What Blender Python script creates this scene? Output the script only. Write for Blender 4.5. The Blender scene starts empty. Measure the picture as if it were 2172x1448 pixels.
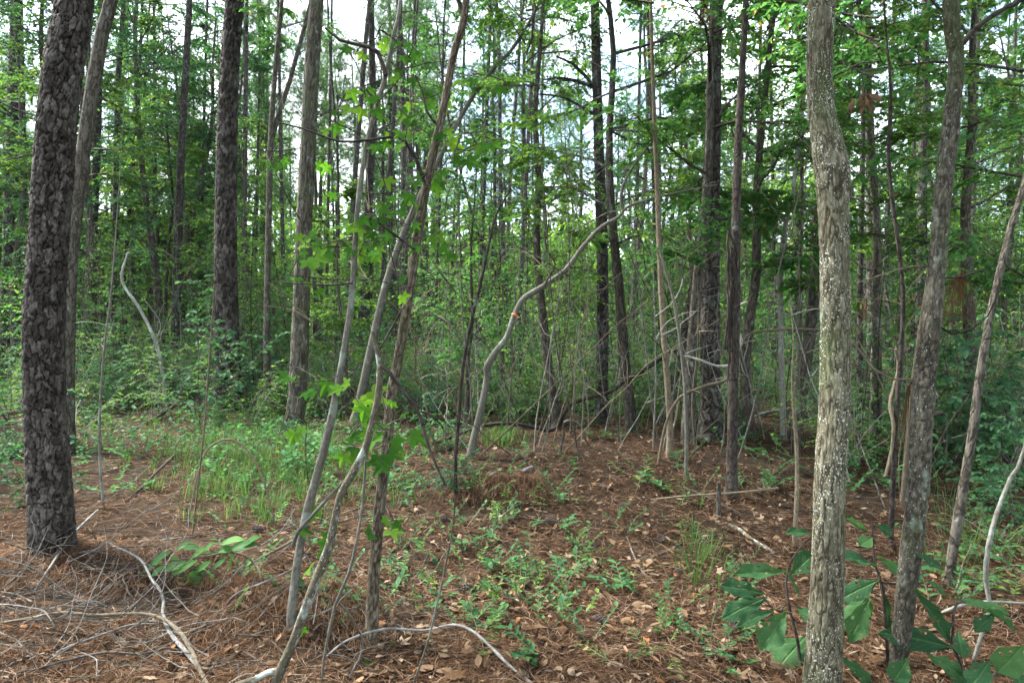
import bpy, math, random
import numpy as np
from mathutils import Vector, Matrix

# ------------------------------------------------------------------ camera, sky, sun, exposure
S = bpy.context.scene
COL = S.collection
R = math.radians
F_PX, CX, CY = 1448.0, 1086.0, 724.0          # focal length in photo pixels (24 mm on a 36 mm frame)
CAM_H = 1.5
PITCH = math.atan(34.0 / F_PX)                # horizon sits a little above the middle
cam_d = bpy.data.cameras.new('camera')
cam_d.sensor_width = 36.0
cam_d.lens = 24.0
cam_d.clip_start = 0.05
cam_d.clip_end = 1500.0
cam_d.dof.use_dof = True
cam_d.dof.focus_distance = 4.2
cam_d.dof.aperture_fstop = 7.0
cam = bpy.data.objects.new('camera', cam_d)
COL.objects.link(cam)
cam.location = (0, 0, CAM_H)
cam.rotation_euler = (R(90) - PITCH, 0, 0)
S.camera = cam

SUN_EL, SUN_AZ = R(50), R(-66)                # azimuth from +Y, clockwise: to the left, a little ahead
world = bpy.data.worlds.new('World')
S.world = world
world.use_nodes = True
wn, wl = world.node_tree.nodes, world.node_tree.links
wn.clear()
w_out = wn.new('ShaderNodeOutputWorld')
w_bg = wn.new('ShaderNodeBackground')
w_sky = wn.new('ShaderNodeTexSky')
w_sky.sky_type = 'NISHITA'
w_sky.sun_disc = False
w_sky.sun_elevation = SUN_EL
w_sky.sun_rotation = SUN_AZ
w_sky.dust_density = 2.0
w_bg.inputs['Strength'].default_value = 0.115
w_tc = wn.new('ShaderNodeTexCoord')
w_no = wn.new('ShaderNodeTexNoise')
w_no.inputs['Scale'].default_value = 2.6
w_no.inputs['Detail'].default_value = 6.0
w_no.inputs['Roughness'].default_value = 0.6
w_rp = wn.new('ShaderNodeValToRGB')
w_rp.color_ramp.elements[0].position = 0.41
w_rp.color_ramp.elements[1].position = 0.54
w_mx = wn.new('ShaderNodeMix')
w_mx.data_type = 'RGBA'
wl.new(w_tc.outputs['Generated'], w_no.inputs['Vector'])
wl.new(w_no.outputs['Fac'], w_rp.inputs['Fac'])
wl.new(w_rp.outputs['Color'], w_mx.inputs[0])
wl.new(w_sky.outputs['Color'], w_mx.inputs[6])
w_mx.inputs[7].default_value = (4.5, 4.8, 5.25, 1)   # bright thin cloud over the whole sky
wl.new(w_mx.outputs[2], w_bg.inputs['Color'])
wl.new(w_bg.outputs['Background'], w_out.inputs['Surface'])

sun_d = bpy.data.lights.new('sun', 'SUN')
sun_d.energy = 3.0
sun_d.angle = R(11)
sun_d.color = (1.0, 0.96, 0.90)
sun = bpy.data.objects.new('sun', sun_d)
COL.objects.link(sun)
_sd = Vector((math.sin(SUN_AZ) * math.cos(SUN_EL), math.cos(SUN_AZ) * math.cos(SUN_EL), math.sin(SUN_EL)))
sun.rotation_euler = (-_sd).to_track_quat('-Z', 'Y').to_euler()
sun.location = (-25, 10, 40)

S.view_settings.view_transform = 'Standard'
S.view_settings.look = 'None'
S.view_settings.gamma = 1.0
S.view_settings.exposure = 2.7
S.view_settings.use_curve_mapping = False
S.render.engine = 'CYCLES'
S.cycles.max_bounces = 4
S.cycles.diffuse_bounces = 3
S.cycles.glossy_bounces = 2
S.cycles.transmission_bounces = 4
S.cycles.caustics_reflective = False
S.cycles.caustics_refractive = False
S.cycles.use_denoising = True
S.cycles.use_light_tree = False
S.cycles.adaptive_threshold = 0.03
S.cycles.denoising_prefilter = 'ACCURATE'

# ------------------------------------------------------------------ number helpers
def rng_(seed):
    return np.random.RandomState(seed)

def hash01(ix, iy, seed):
    h = (ix.astype(np.int64) * 374761393 + iy.astype(np.int64) * 668265263 + seed * 1274126177) & 0xFFFFFFFF
    h = ((h ^ (h >> 13)) * 1274126177) & 0xFFFFFFFF
    h = ((h ^ (h >> 16)) * 2246822519) & 0xFFFFFFFF
    return ((h ^ (h >> 15)) & 0xFFFFFF) / float(0x1000000)

def vnoise(x, y, seed=0, per=None):
    x = np.asarray(x, float); y = np.asarray(y, float)
    ix = np.floor(x); iy = np.floor(y)
    fx = x - ix; fy = y - iy
    fx = fx * fx * (3 - 2 * fx); fy = fy * fy * (3 - 2 * fy)
    def g(a, b):
        if per: a = np.mod(a, per)
        return hash01(a, b, seed)
    return (g(ix, iy) * (1 - fx) + g(ix + 1, iy) * fx) * (1 - fy) + (g(ix, iy + 1) * (1 - fx) + g(ix + 1, iy + 1) * fx) * fy

def fbm(x, y, seed=0, octv=3):
    s = 0; a = 0.5; f = 1.0
    for k in range(octv):
        s = s + a * (vnoise(x * f, y * f, seed + k * 17) - 0.5)
        a *= 0.5; f *= 2.03
    return s

def voro(x, y, seed, per):
    ix = np.floor(x); iy = np.floor(y)
    f1 = np.full(x.shape, 9.0); f2 = np.full(x.shape, 9.0); cid = np.zeros(x.shape)
    for a in (-1, 0, 1):
        for b in (-1, 0, 1):
            cx_, cy_ = ix + a, iy + b
            wx = np.mod(cx_, per)
            px = cx_ + 0.1 + 0.8 * hash01(wx, cy_, seed)
            py = cy_ + 0.1 + 0.8 * hash01(wx, cy_, seed + 5)
            d = np.hypot(x - px, y - py)
            c = hash01(wx, cy_, seed + 9)
            near = d < f1
            f2 = np.where(near, f1, np.minimum(f2, d))
            cid = np.where(near, c, cid)
            f1 = np.where(near, d, f1)
    return f1, f2, cid

def sstep(a, b, x):
    t = np.clip((x - a) / (b - a), 0, 1)
    return t * t * (3 - 2 * t)

# ------------------------------------------------------------------ ground shape and pixel to place
HEAPS = [(-0.12, 5.9, 0.42, 0.24, 0.13), (-1.15, 3.55, 0.42, 0.34, 0.13), (-2.35, 4.1, 0.9, 0.4, 0.12)]

def gh(x, y):
    x = np.asarray(x, float); y = np.asarray(y, float)
    near = np.exp(-(x * x + y * y) / 900.0)
    h = 0.16 * fbm(x * 0.35 + 7.3, y * 0.35 + 2.1, 3, 3) + 0.05 * fbm(x * 1.7, y * 1.7, 11, 3) * near
    h = h + 0.24 * np.exp(-((x - 1.3) / 2.6) ** 2 - ((y - 7.6) / 1.7) ** 2)
    h = h - 0.04 * np.exp(-((x - 0.6) / 1.5) ** 2 - ((y - 4.6) / 1.0) ** 2)
    for (hx, hy, rx, ry, hh) in HEAPS:
        h = h + hh * np.exp(-((x - hx) / rx) ** 4 - ((y - hy) / ry) ** 2)
    h = h + 1.6 * sstep(40, 220, y)
    return h

_cp, _sp = math.cos(PITCH), math.sin(PITCH)

def ray(px, py):
    dx = (px - CX) / F_PX; dz = (CY - py) / F_PX
    return Vector((dx, _cp + dz * _sp, -_sp + dz * _cp))

def at(px, py, Y):
    d = ray(px, py)
    t = Y / d.y
    return Vector((0, 0, CAM_H)) + d * t

_TS = 1.2 * 1.012 ** np.arange(420)

def wpx(px, w, depth):
    """radius of an upright stem that shows w pixels wide at pixel column px"""
    return 0.5 * w / F_PX * depth / math.sqrt(1 + ((px - CX) / F_PX) ** 2)

def ground_hit(px, py):
    d = ray(px, py)
    f = CAM_H + d.z * _TS - gh(d.x * _TS, d.y * _TS)
    k = int(np.argmax(f < 0)) if (f < 0).any() else len(_TS) - 1
    a, b = (_TS[k - 1], _TS[k]) if k else (_TS[0], _TS[0])
    fa, fb = (f[k - 1], f[k]) if k else (1.0, 0.0)
    t = a + (b - a) * (fa / (fa - fb + 1e-12)) if k else a
    x, y = float(d.x * t), float(d.y * t)
    return Vector((x, y, float(gh(x, y))))

# ------------------------------------------------------------------ mesh helpers
class MB:
    def __init__(s):
        s.v = []; s.f = []; s.uv = []; s.at = []; s.n = 0
    def add(s, v, f, uv=None, at=None):
        v = np.asarray(v, float).reshape(-1, 3)
        f = np.asarray(f, np.int64)
        s.v.append(v); s.f.append(f + s.n)
        s.uv.append(np.zeros((len(v), 2)) if uv is None else uv)
        s.at.append(np.zeros((len(v), 3)) if at is None else at)
        s.n += len(v)
    def mesh(s, name, mat, smooth=True, attr=False, uv=True):
        me = bpy.data.meshes.new(name)
        v = np.concatenate(s.v)
        me.vertices.add(len(v)); me.vertices.foreach_set('co', v.astype(np.float32).ravel())
        loops = np.concatenate([f.ravel() for f in s.f])
        tot = np.concatenate([np.full(len(f), f.shape[1]) for f in s.f])
        start = np.concatenate([[0], np.cumsum(tot)[:-1]])
        me.loops.add(len(loops)); me.loops.foreach_set('vertex_index', loops.astype(np.int32))
        me.polygons.add(len(tot))
        me.polygons.foreach_set('loop_start', start.astype(np.int32))
        me.polygons.foreach_set('loop_total', tot.astype(np.int32))
        me.polygons.foreach_set('use_smooth', np.full(len(tot), smooth))
        if uv:
            u = np.concatenate(s.uv)
            lay = me.uv_layers.new(name='UVMap')
            lay.data.foreach_set('uv', u[loops].astype(np.float32).ravel())
        if attr:
            a = np.concatenate(s.at)
            ca = me.color_attributes.new('bark', 'FLOAT_COLOR', 'POINT')
            ca.data.foreach_set('color', np.hstack([a, np.ones((len(a), 1))]).astype(np.float32).ravel())
        me.update(calc_edges=True)
        me.validate()
        if mat: me.materials.append(mat)
        return me

def obj(name, me, parent=None, kind=None, loc=None):
    o = bpy.data.objects.new(name, me)
    COL.objects.link(o)
    if parent: o.parent = parent
    if kind: o['kind'] = kind
    if loc is not None: o.location = loc
    return o

def thing(name, label, cat, loc=(0, 0, 0), group=None):
    o = bpy.data.objects.new(name, None)
    o.empty_display_size = 0.2
    COL.objects.link(o)
    o.location = loc
    tag(o, label, cat, group)
    return o

def tag(o, label, cat, group=None):
    o['label'] = label; o['category'] = cat
    if group: o['group'] = group
    return o

def copy_thing(src, loc, rz=0.0, sc=1.0, label=None, group=None, tilt=(0, 0)):
    c = src.copy(); COL.objects.link(c)
    c.location = loc; c.rotation_euler = (tilt[0], tilt[1], rz)
    c.scale = (sc, sc, sc) if not hasattr(sc, '__len__') else sc
    if label: c['label'] = label
    if group: c['group'] = group
    for ch in list(src.children):
        d = ch.copy(); COL.objects.link(d); d.parent = c
    return c

def spline(pts, n_per=None, step=None):
    """Catmull-Rom through rows (any number of columns)"""
    P = np.asarray(pts, float)
    if len(P) == 2: P = np.vstack([P[0], P.mean(0), P[1]])
    A = np.vstack([2 * P[0] - P[1], P, 2 * P[-1] - P[-2]])
    out = []
    for i in range(1, len(A) - 2):
        L = np.linalg.norm(A[i + 1, :3] - A[i, :3])
        n = n_per if n_per else max(1, int(round(L / step)))
        t = (np.arange(n) / n)[:, None]
        p0, p1, p2, p3 = A[i - 1], A[i], A[i + 1], A[i + 2]
        out.append(0.5 * (2 * p1 + (p2 - p0) * t + (2 * p0 - 5 * p1 + 4 * p2 - p3) * t ** 2 + (3 * p1 - p0 - 3 * p2 + p3) * t ** 3))
    out.append(P[-1:])
    return np.vstack(out)

def tube(mb, path, nu=8, bark=None, seed=0, cap=True, lump=0.0, v0=0.0):
    """path rows: x y z radius; rings with the seam turned away from the camera"""
    P = np.asarray(path, float)
    n = len(P)
    T = np.gradient(P[:, :3], axis=0)
    T /= (np.linalg.norm(T, axis=1, keepdims=True) + 1e-9)
    ref = np.array([0.0, 1.0, 0.0]) if abs(T[0, 1]) < 0.8 else np.array([0.0, 0.0, 1.0])
    N = np.zeros((n, 3))
    r_ = ref - T[0] * (ref @ T[0]); N[0] = r_ / np.linalg.norm(r_)
    for i in range(1, n):
        q = N[i - 1] - T[i] * (N[i - 1] @ T[i])
        N[i] = q / (np.linalg.norm(q) + 1e-9)
    B = np.cross(T, N)
    th = np.arange(nu + 1) / nu * 2 * math.pi
    rm = P[:, 3].mean()
    s = np.concatenate([[0], np.cumsum(np.linalg.norm(np.diff(P[:, :3], axis=0), axis=1))]) + v0
    U, V = np.meshgrid(th / (2 * math.pi), s)
    rad = np.repeat(P[:, 3][:, None], nu + 1, 1)
    if lump:
        rad = rad * (1 + lump * (vnoise(U * 3, V / max(0.12, rm * 3), seed + 1, 3) - 0.5) * 2)
    at_ = np.zeros((n, nu + 1, 3))
    if bark:
        d, at_ = bark(U, V, 2 * math.pi * rm, seed)
        rad = rad + d
    co = P[:, None, :3] + (np.cos(th)[None, :, None] * N[:, None, :] + np.sin(th)[None, :, None] * B[:, None, :]) * rad[:, :, None]
    idx = np.arange(n * (nu + 1)).reshape(n, nu + 1)
    f = np.stack([idx[:-1, :-1], idx[:-1, 1:], idx[1:, 1:], idx[1:, :-1]], -1).reshape(-1, 4)
    uv = np.stack([U * 2 * math.pi * rm, V], -1).reshape(-1, 2)
    mb.add(co.reshape(-1, 3), f, uv, at_.reshape(-1, 3))
    if cap and P[-1, 3] > 0.004:
        c = P[-1, :3] + T[-1] * P[-1, 3] * 0.5
        k = np.arange(nu)
        mb.add(np.vstack([co[-1], c]), np.stack([k, k + 1, np.full(nu, nu + 1)], -1), np.full((nu + 2, 2), s[-1]), np.zeros((nu + 2, 3)))

def pfbm(U, V, nu, sv, seed, octv=4):
    """noise in -0.5..0.5, periodic round the trunk: nu cells round, sv metres per cell along"""
    o = 0; amp = 0.5
    for k in range(octv):
        m = max(1, int(round(nu * 2 ** k)))
        o = o + amp * (vnoise(U * m, V / sv * 2 ** k, seed + 13 * k, m) - 0.5)
        amp *= 0.55
    return o

def bark_pine(U, V, circ, seed, a=0.035, b=0.085, depth=0.014):
    per = max(5, int(round(circ / a)))
    wu = 1.7 * pfbm(U, V, per * 0.9, b * 0.7, seed + 3, 4)
    wv = 2.0 * pfbm(U, V, per * 0.9, b * 0.6, seed + 51, 4)
    f1, f2, c = voro(U * per + wu, V / b + wv, seed, per)
    plate = sstep(0.0, 0.17, f2 - f1)
    # flaky terraces: noise cut into steps
    h = pfbm(U + wu * 0.01, V, per * 1.3, b * 0.42, seed + 71, 4) * 1.5 + 0.5 + 0.25 * (c - 0.5)
    st = 6.0
    terr = (np.floor(h * st) + sstep(0.72, 0.98, h * st - np.floor(h * st))) / st
    rough = pfbm(U, V, circ / 0.018, 0.02, seed + 8, 3)
    d = depth * (1.25 * (plate - 0.8) + 0.6 * (terr - 0.5)) + 0.007 * rough
    return d, np.stack([plate * 0.75 + 0.25 * np.clip(terr * 2, 0, 1), np.clip(c * 0.45 + terr * 0.55, 0, 1), c], -1)

def bark_ridge(U, V, circ, seed, a=0.017, b=0.075, depth=0.0055):
    per = max(4, int(round(circ / a)))
    wu = 0.02 * pfbm(U, V, per * 0.7, 0.09, seed + 3, 3) * 30 / per
    n1 = pfbm(U + wu, V, per, b, seed, 2)
    n2 = pfbm(U + wu * 0.6, V, per * 1.7, b * 0.55, seed + 40, 2)
    r1 = np.abs(n1) / 0.22; r2 = np.abs(n2) / 0.22
    plate = sstep(0.02, 0.42, r1) * (0.45 + 0.55 * sstep(0.0, 0.35, r2))
    rough = pfbm(U, V, circ / 0.012, 0.02, seed + 8, 3)
    d = depth * 0.8 * (plate - 0.6) + depth * 0.9 * rough
    return d, np.stack([plate, np.clip(0.5 + 1.6 * n2 + 0.9 * rough, 0, 1), vnoise(U * 6, V / 0.3, seed + 12, 6)], -1)

def bark_rough(U, V, circ, seed):
    d, at_ = bark_ridge(U, V, circ, seed, 0.018, 0.04, 0.006)
    return d + 0.005 * pfbm(U, V, circ / 0.06, 0.06, seed + 90, 3), at_

def bark_fine(U, V, circ, seed):
    return bark_ridge(U, V, circ, seed, 0.013, 0.055, 0.0042)

# ------------------------------------------------------------------ materials
def nt(name):
    m = bpy.data.materials.new(name)
    m.use_nodes = True
    n = m.node_tree.nodes; n.clear()
    return m, n, m.node_tree.links

def ramp(n, stops, interp='LINEAR'):
    r = n.new('ShaderNodeValToRGB')
    cr = r.color_ramp
    cr.interpolation = interp
    while len(cr.elements) < len(stops): cr.elements.new(0.5)
    for e, (p, c) in zip(cr.elements, stops):
        e.position = p
        e.color = (*c, 1) if len(c) == 3 else c
    return r

def mixc(n, l, fac, a, b):
    m = n.new('ShaderNodeMix'); m.data_type = 'RGBA'
    for sock, val in ((m.inputs[0], fac), (m.inputs[6], a), (m.inputs[7], b)):
        if hasattr(val, 'links') or hasattr(val, 'is_linked'): l.new(val, sock)
        else: sock.default_value = val if not isinstance(val, tuple) else (*val, 1)
    return m.outputs[2]

def noise(n, l, vec, scale, detail=4.0, rough=0.6):
    t = n.new('ShaderNodeTexNoise')
    t.inputs['Scale'].default_value = scale
    t.inputs['Detail'].default_value = detail
    t.inputs['Roughness'].default_value = rough
    if vec is not None: l.new(vec, t.inputs['Vector'])
    return t.outputs['Fac']

def mapv(n, l, vec, sc, loc=None):
    m = n.new('ShaderNodeMapping')
    m.inputs['Scale'].default_value = sc
    l.new(vec, m.inputs['Vector'])
    if loc is not None: l.new(loc, m.inputs['Location'])
    return m.outputs['Vector']

def bark_mat(name, cols, crack, cell=(22, 9), attr=False, lichen=(0.42, 0.46, 0.40), lich=0.62, specks=0.0, speck_col=(0.62, 0.64, 0.58), bump=0.012, moss=0.0, rnd=True, mode='ridge', contrast=1.0):
    m, n, l = nt(name)
    out = n.new('ShaderNodeOutputMaterial')
    bs = n.new('ShaderNodeBsdfPrincipled')
    bs.inputs['Roughness'].default_value = 0.9
    bs.inputs['Specular IOR Level'].default_value = 0.2
    uv = n.new('ShaderNodeUVMap').outputs['UV']
    oi = n.new('ShaderNodeObjectInfo')
    add = n.new('ShaderNodeVectorMath'); add.operation = 'ADD'
    cmb = n.new('ShaderNodeCombineXYZ')
    mul = n.new('ShaderNodeMath'); mul.operation = 'MULTIPLY'; mul.inputs[1].default_value = 37.0
    l.new(oi.outputs['Random'], mul.inputs[0]); l.new(mul.outputs[0], cmb.inputs['Y']); l.new(mul.outputs[0], cmb.inputs['Z'])
    l.new(uv, add.inputs[0]); l.new(cmb.outputs[0], add.inputs[1])
    base = add.outputs[0]
    if attr:
        at_ = n.new('ShaderNodeAttribute'); at_.attribute_name = 'bark'
        sp = n.new('ShaderNodeSeparateColor'); l.new(at_.outputs['Color'], sp.inputs[0])
        plate, cellr = sp.outputs[0], sp.outputs[1]
    else:
        wn_ = n.new('ShaderNodeTexNoise'); wn_.inputs['Scale'].default_value = 1.0; wn_.inputs['Detail'].default_value = 4.0; wn_.inputs['Roughness'].default_value = 0.65
        l.new(mapv(n, l, base, (cell[0] * 0.8, cell[1] * 0.9, 1)), wn_.inputs['Vector'])
        wmul = n.new('ShaderNodeVectorMath'); wmul.operation = 'MULTIPLY_ADD'
        l.new(wn_.outputs['Color'], wmul.inputs[0]); wmul.inputs[1].default_value = (2.0, 1.7, 0) if mode == 'plate' else (0.7, 0.5, 0)
        l.new(mapv(n, l, base, (cell[0], cell[1], 1)), wmul.inputs[2])
        v2 = n.new('ShaderNodeTexVoronoi'); v2.voronoi_dimensions = '2D'; v2.inputs['Scale'].default_value = 1.0
        l.new(wmul.outputs[0], v2.inputs['Vector'])
        if mode == 'plate':
            v1 = n.new('ShaderNodeTexVoronoi'); v1.feature = 'DISTANCE_TO_EDGE'; v1.voronoi_dimensions = '2D'; v1.inputs['Scale'].default_value = 1.0
            l.new(wmul.outputs[0], v1.inputs['Vector'])
            rp = ramp(n, [(0.0, (0, 0, 0)), (0.13, (1, 1, 1))])
            l.new(v1.outputs['Distance'], rp.inputs[0])
        else:
            rn = noise(n, l, wmul.outputs[0], 0.55, 3.0, 0.55)
            sb = n.new('ShaderNodeMath'); sb.operation = 'SUBTRACT'; l.new(rn, sb.inputs[0]); sb.inputs[1].default_value = 0.5
            ab = n.new('ShaderNodeMath'); ab.operation = 'ABSOLUTE'; l.new(sb.outputs[0], ab.inputs[0])
            lo = 1 - contrast
            rp = ramp(n, [(0.0, (lo, lo, lo)), (0.075, (1, 1, 1))])
            l.new(ab.outputs[0], rp.inputs[0])
        plate = rp.outputs[0]
        if mode == 'plate':
            sp = n.new('ShaderNodeSeparateColor'); l.new(v2.outputs['Color'], sp.inputs[0])
            cellr = sp.outputs[0]
        else:
            cellr = noise(n, l, mapv(n, l, base, (cell[0] * 0.6, cell[1] * 0.8, 1)), 1.0, 4.0, 0.7)
    crp = ramp(n, [(i / (len(cols) - 1), c) for i, c in enumerate(cols)])
    l.new(cellr, crp.inputs[0])
    fine = noise(n, l, mapv(n, l, base, (90, 45, 1) if mode == 'plate' else (150, 32, 1)), 1.0, 5.0, 0.75)
    frp = ramp(n, [(0.30, (0.30, 0.28, 0.26)), (0.46, (0.85, 0.85, 0.85)), (0.70, (1.55, 1.55, 1.55))])
    l.new(fine, frp.inputs[0])
    mm = n.new('ShaderNodeMix'); mm.data_type = 'RGBA'; mm.blend_type = 'MULTIPLY'; mm.inputs[0].default_value = 1.0
    l.new(crp.outputs[0], mm.inputs[6]); l.new(frp.outputs[0], mm.inputs[7])
    col = mixc(n, l, plate, crack, mm.outputs[2])  # recesses take the crack colour: brown inner bark, darkened like the shade within
    ln = noise(n, l, mapv(n, l, base, (9, 5, 1)), 1.0, 6.0, 0.65)
    lr = ramp(n, [(lich, (0, 0, 0)), (lich + 0.07, (0.85, 0.85, 0.85))]); l.new(ln, lr.inputs[0])
    col = mixc(n, l, lr.outputs[0], col, lichen)
    if moss:
        mn = noise(n, l, mapv(n, l, base, (5, 2.2, 1)), 1.0, 4.0, 0.6)
        mr = ramp(n, [(0.62 - moss * 0.3, (0, 0, 0)), (0.80 - moss * 0.3, (0.7, 0.7, 0.7))]); l.new(mn, mr.inputs[0])
        col = mixc(n, l, mr.outputs[0], col, (0.055, 0.075, 0.025))
    if specks:
        fl = noise(n, l, mapv(n, l, base, (170, 95, 1)), 1.0, 3.0, 0.6)
        sr = ramp(n, [(0.70 - specks * 0.5, (0, 0, 0)), (0.73 - specks * 0.5, (1, 1, 1))]); l.new(fl, sr.inputs[0])
        sgate = noise(n, l, mapv(n, l, base, (10, 4, 1)), 1.0, 3.0, 0.6)
        sg = ramp(n, [(0.38, (0, 0, 0)), (0.55, (1, 1, 1))]); l.new(sgate, sg.inputs[0])
        spx = n.new('ShaderNodeMath'); spx.operation = 'MULTIPLY'
        l.new(sr.outputs[0], spx.inputs[0]); l.new(sg.outputs[0], spx.inputs[1])
        col = mixc(n, l, spx.outputs[0], col, speck_col)
    if rnd:
        hv = n.new('ShaderNodeHueSaturation')
        mr2 = n.new('ShaderNodeMapRange'); mr2.inputs['To Min'].default_value = 0.75; mr2.inputs['To Max'].default_value = 1.25
        l.new(oi.outputs['Random'], mr2.inputs['Value']); l.new(mr2.outputs[0], hv.inputs['Value'])
        l.new(col, hv.inputs['Color']); col = hv.outputs['Color']
    l.new(col, bs.inputs['Base Color'])
    bp = n.new('ShaderNodeBump'); bp.inputs['Distance'].default_value = bump; bp.inputs['Strength'].default_value = 0.9
    hsum = n.new('ShaderNodeMath'); hsum.operation = 'MULTIPLY_ADD'
    l.new(fine, hsum.inputs[0]); hsum.inputs[1].default_value = 0.35
    if attr: hsum.inputs[2].default_value = 0.0; bp.inputs['Distance'].default_value = 0.02
    else: l.new(plate, hsum.inputs[2])
    l.new(hsum.outputs[0], bp.inputs['Height']); l.new(bp.outputs['Normal'], bs.inputs['Normal'])
    l.new(bs.outputs[0], out.inputs['Surface'])
    return m

def leaf_mat(name, stops, trans, tmix=0.45, gloss=0.005, rough=0.45, island=True, spots=None, objrand=0.25, vein=False):
    m, n, l = nt(name)
    out = n.new('ShaderNodeOutputMaterial')
    geo = n.new('ShaderNodeNewGeometry'); oi = n.new('ShaderNodeObjectInfo')
    rp = ramp(n, stops)
    l.new(geo.outputs['Random Per Island'] if island else oi.outputs['Random'], rp.inputs[0])
    hv = n.new('ShaderNodeHueSaturation')
    mr = n.new('ShaderNodeMapRange'); mr.inputs['To Min'].default_value = 1 - objrand; mr.inputs['To Max'].default_value = 1 + objrand
    l.new(oi.outputs['Random'], mr.inputs['Value']); l.new(mr.outputs[0], hv.inputs['Value'])
    l.new(rp.outputs[0], hv.inputs['Color'])
    col = hv.outputs['Color']
    nrm = None
    if spots or vein:
        uv = n.new('ShaderNodeUVMap').outputs['UV']
        if vein:
            sx = n.new('ShaderNodeSeparateXYZ'); l.new(uv, sx.inputs[0])
            ab = n.new('ShaderNodeMath'); ab.operation = 'ABSOLUTE'; l.new(sx.outputs['X'], ab.inputs[0])
            mr1 = ramp(n, [(0.0, (1, 1, 1)), (0.035, (0, 0, 0))]); l.new(ab.outputs[0], mr1.inputs[0])
            vv = n.new('ShaderNodeMath'); vv.operation = 'MULTIPLY_ADD'; l.new(ab.outputs[0], vv.inputs[0]); vv.inputs[1].default_value = -0.9; l.new(sx.outputs['Y'], vv.inputs[2])
            wv = n.new('ShaderNodeMath'); wv.operation = 'MULTIPLY'; l.new(vv.outputs[0], wv.inputs[0]); wv.inputs[1].default_value = 55.0
            sn = n.new('ShaderNodeMath'); sn.operation = 'SINE'; l.new(wv.outputs[0], sn.inputs[0])
            mr3 = ramp(n, [(0.86, (0, 0, 0)), (1.0, (0.35, 0.35, 0.35))]); l.new(sn.outputs[0], mr3.inputs[0])
            mxv = n.new('ShaderNodeMath'); mxv.operation = 'MAXIMUM'; l.new(mr1.outputs[0], mxv.inputs[0]); l.new(mr3.outputs[0], mxv.inputs[1])
            col = mixc(n, l, mxv.outputs[0], col, (0.075, 0.155, 0.055))
            bp = n.new('ShaderNodeBump'); bp.inputs['Distance'].default_value = 0.004; bp.inputs['Strength'].default_value = 0.8; bp.invert = True
            l.new(mxv.outputs[0], bp.inputs['Height']); nrm = bp.outputs['Normal']
        if spots:
            t = noise(n, l, geo.outputs['Position'], 55.0, 3.0)
            sr = ramp(n, [(spots[0], (0, 0, 0)), (spots[0] + 0.05, (1, 1, 1))]); l.new(t, sr.inputs[0])
            col = mixc(n, l, sr.outputs[0], col, spots[1])
    d = n.new('ShaderNodeBsdfDiffuse'); l.new(col, d.inputs['Color'])
    tr = n.new('ShaderNodeBsdfTranslucent')
    tm = n.new('ShaderNodeMix'); tm.data_type = 'RGBA'; tm.blend_type = 'MULTIPLY'; tm.inputs[0].default_value = 1.0
    l.new(col, tm.inputs[6]); tm.inputs[7].default_value = (*trans, 1)
    l.new(tm.outputs[2], tr.inputs['Color'])
    mx = n.new('ShaderNodeMixShader'); mx.inputs[0].default_value = tmix
    l.new(d.outputs[0], mx.inputs[1]); l.new(tr.outputs[0], mx.inputs[2])
    gl = n.new('ShaderNodeBsdfGlossy'); gl.inputs['Roughness'].default_value = rough
    gl.inputs['Color'].default_value = (0.9, 0.95, 1.0, 1)
    if nrm:
        l.new(nrm, d.inputs['Normal']); l.new(nrm, gl.inputs['Normal'])
    mx2 = n.new('ShaderNodeMixShader')
    fr = n.new('ShaderNodeLayerWeight'); fr.inputs['Blend'].default_value = 0.25
    fm = n.new('ShaderNodeMath'); fm.operation = 'MULTIPLY_ADD'; l.new(fr.outputs['Fresnel'], fm.inputs[0]); fm.inputs[1].default_value = 0.012 if gloss else 0.0; fm.inputs[2].default_value = gloss
    l.new(fm.outputs[0], mx2.inputs[0])
    l.new(mx.outputs[0], mx2.inputs[1]); l.new(gl.outputs[0], mx2.inputs[2])
    l.new(mx2.outputs[0], out.inputs['Surface'])
    return m

def dry_mat(name, stops, trans=0.15):
    m, n, l = nt(name)
    out = n.new('ShaderNodeOutputMaterial')
    geo = n.new('ShaderNodeNewGeometry')
    rp = ramp(n, stops)
    l.new(geo.outputs['Random Per Island'], rp.inputs[0])
    d = n.new('ShaderNodeBsdfDiffuse'); l.new(rp.outputs[0], d.inputs['Color'])
    tr = n.new('ShaderNodeBsdfTranslucent'); l.new(rp.outputs[0], tr.inputs['Color'])
    mx = n.new('ShaderNodeMixShader'); mx.inputs[0].default_value = trans
    l.new(d.outputs[0], mx.inputs[1]); l.new(tr.outputs[0], mx.inputs[2])
    l.new(mx.outputs[0], out.inputs['Surface'])
    return m

M = {}
M['pine_near'] = bark_mat('plated_pine_bark', [(0.017, 0.014, 0.013), (0.039, 0.034, 0.028), (0.078, 0.069, 0.059), (0.134, 0.123, 0.110)], (0.010, 0.008, 0.006), attr=True, mode='plate', lich=0.64, lichen=(0.106, 0.121, 0.106), rnd=False)
M['pine'] = bark_mat('pine_bark', [(0.043, 0.038, 0.032), (0.072, 0.065, 0.056), (0.108, 0.099, 0.086), (0.061, 0.054, 0.045)], (0.024, 0.020, 0.016), cell=(20, 8), lich=0.57, lichen=(0.144, 0.166, 0.144), bump=0.03, mode='plate')
M['oak_near'] = bark_mat('ridged_oak_bark', [(0.081, 0.076, 0.049), (0.140, 0.133, 0.087), (0.216, 0.205, 0.141)], (0.040, 0.032, 0.019), attr=True, lich=0.66, lichen=(0.266, 0.332, 0.255), specks=0.20, speck_col=(0.587, 0.620, 0.524), moss=0.35, rnd=False)
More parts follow.
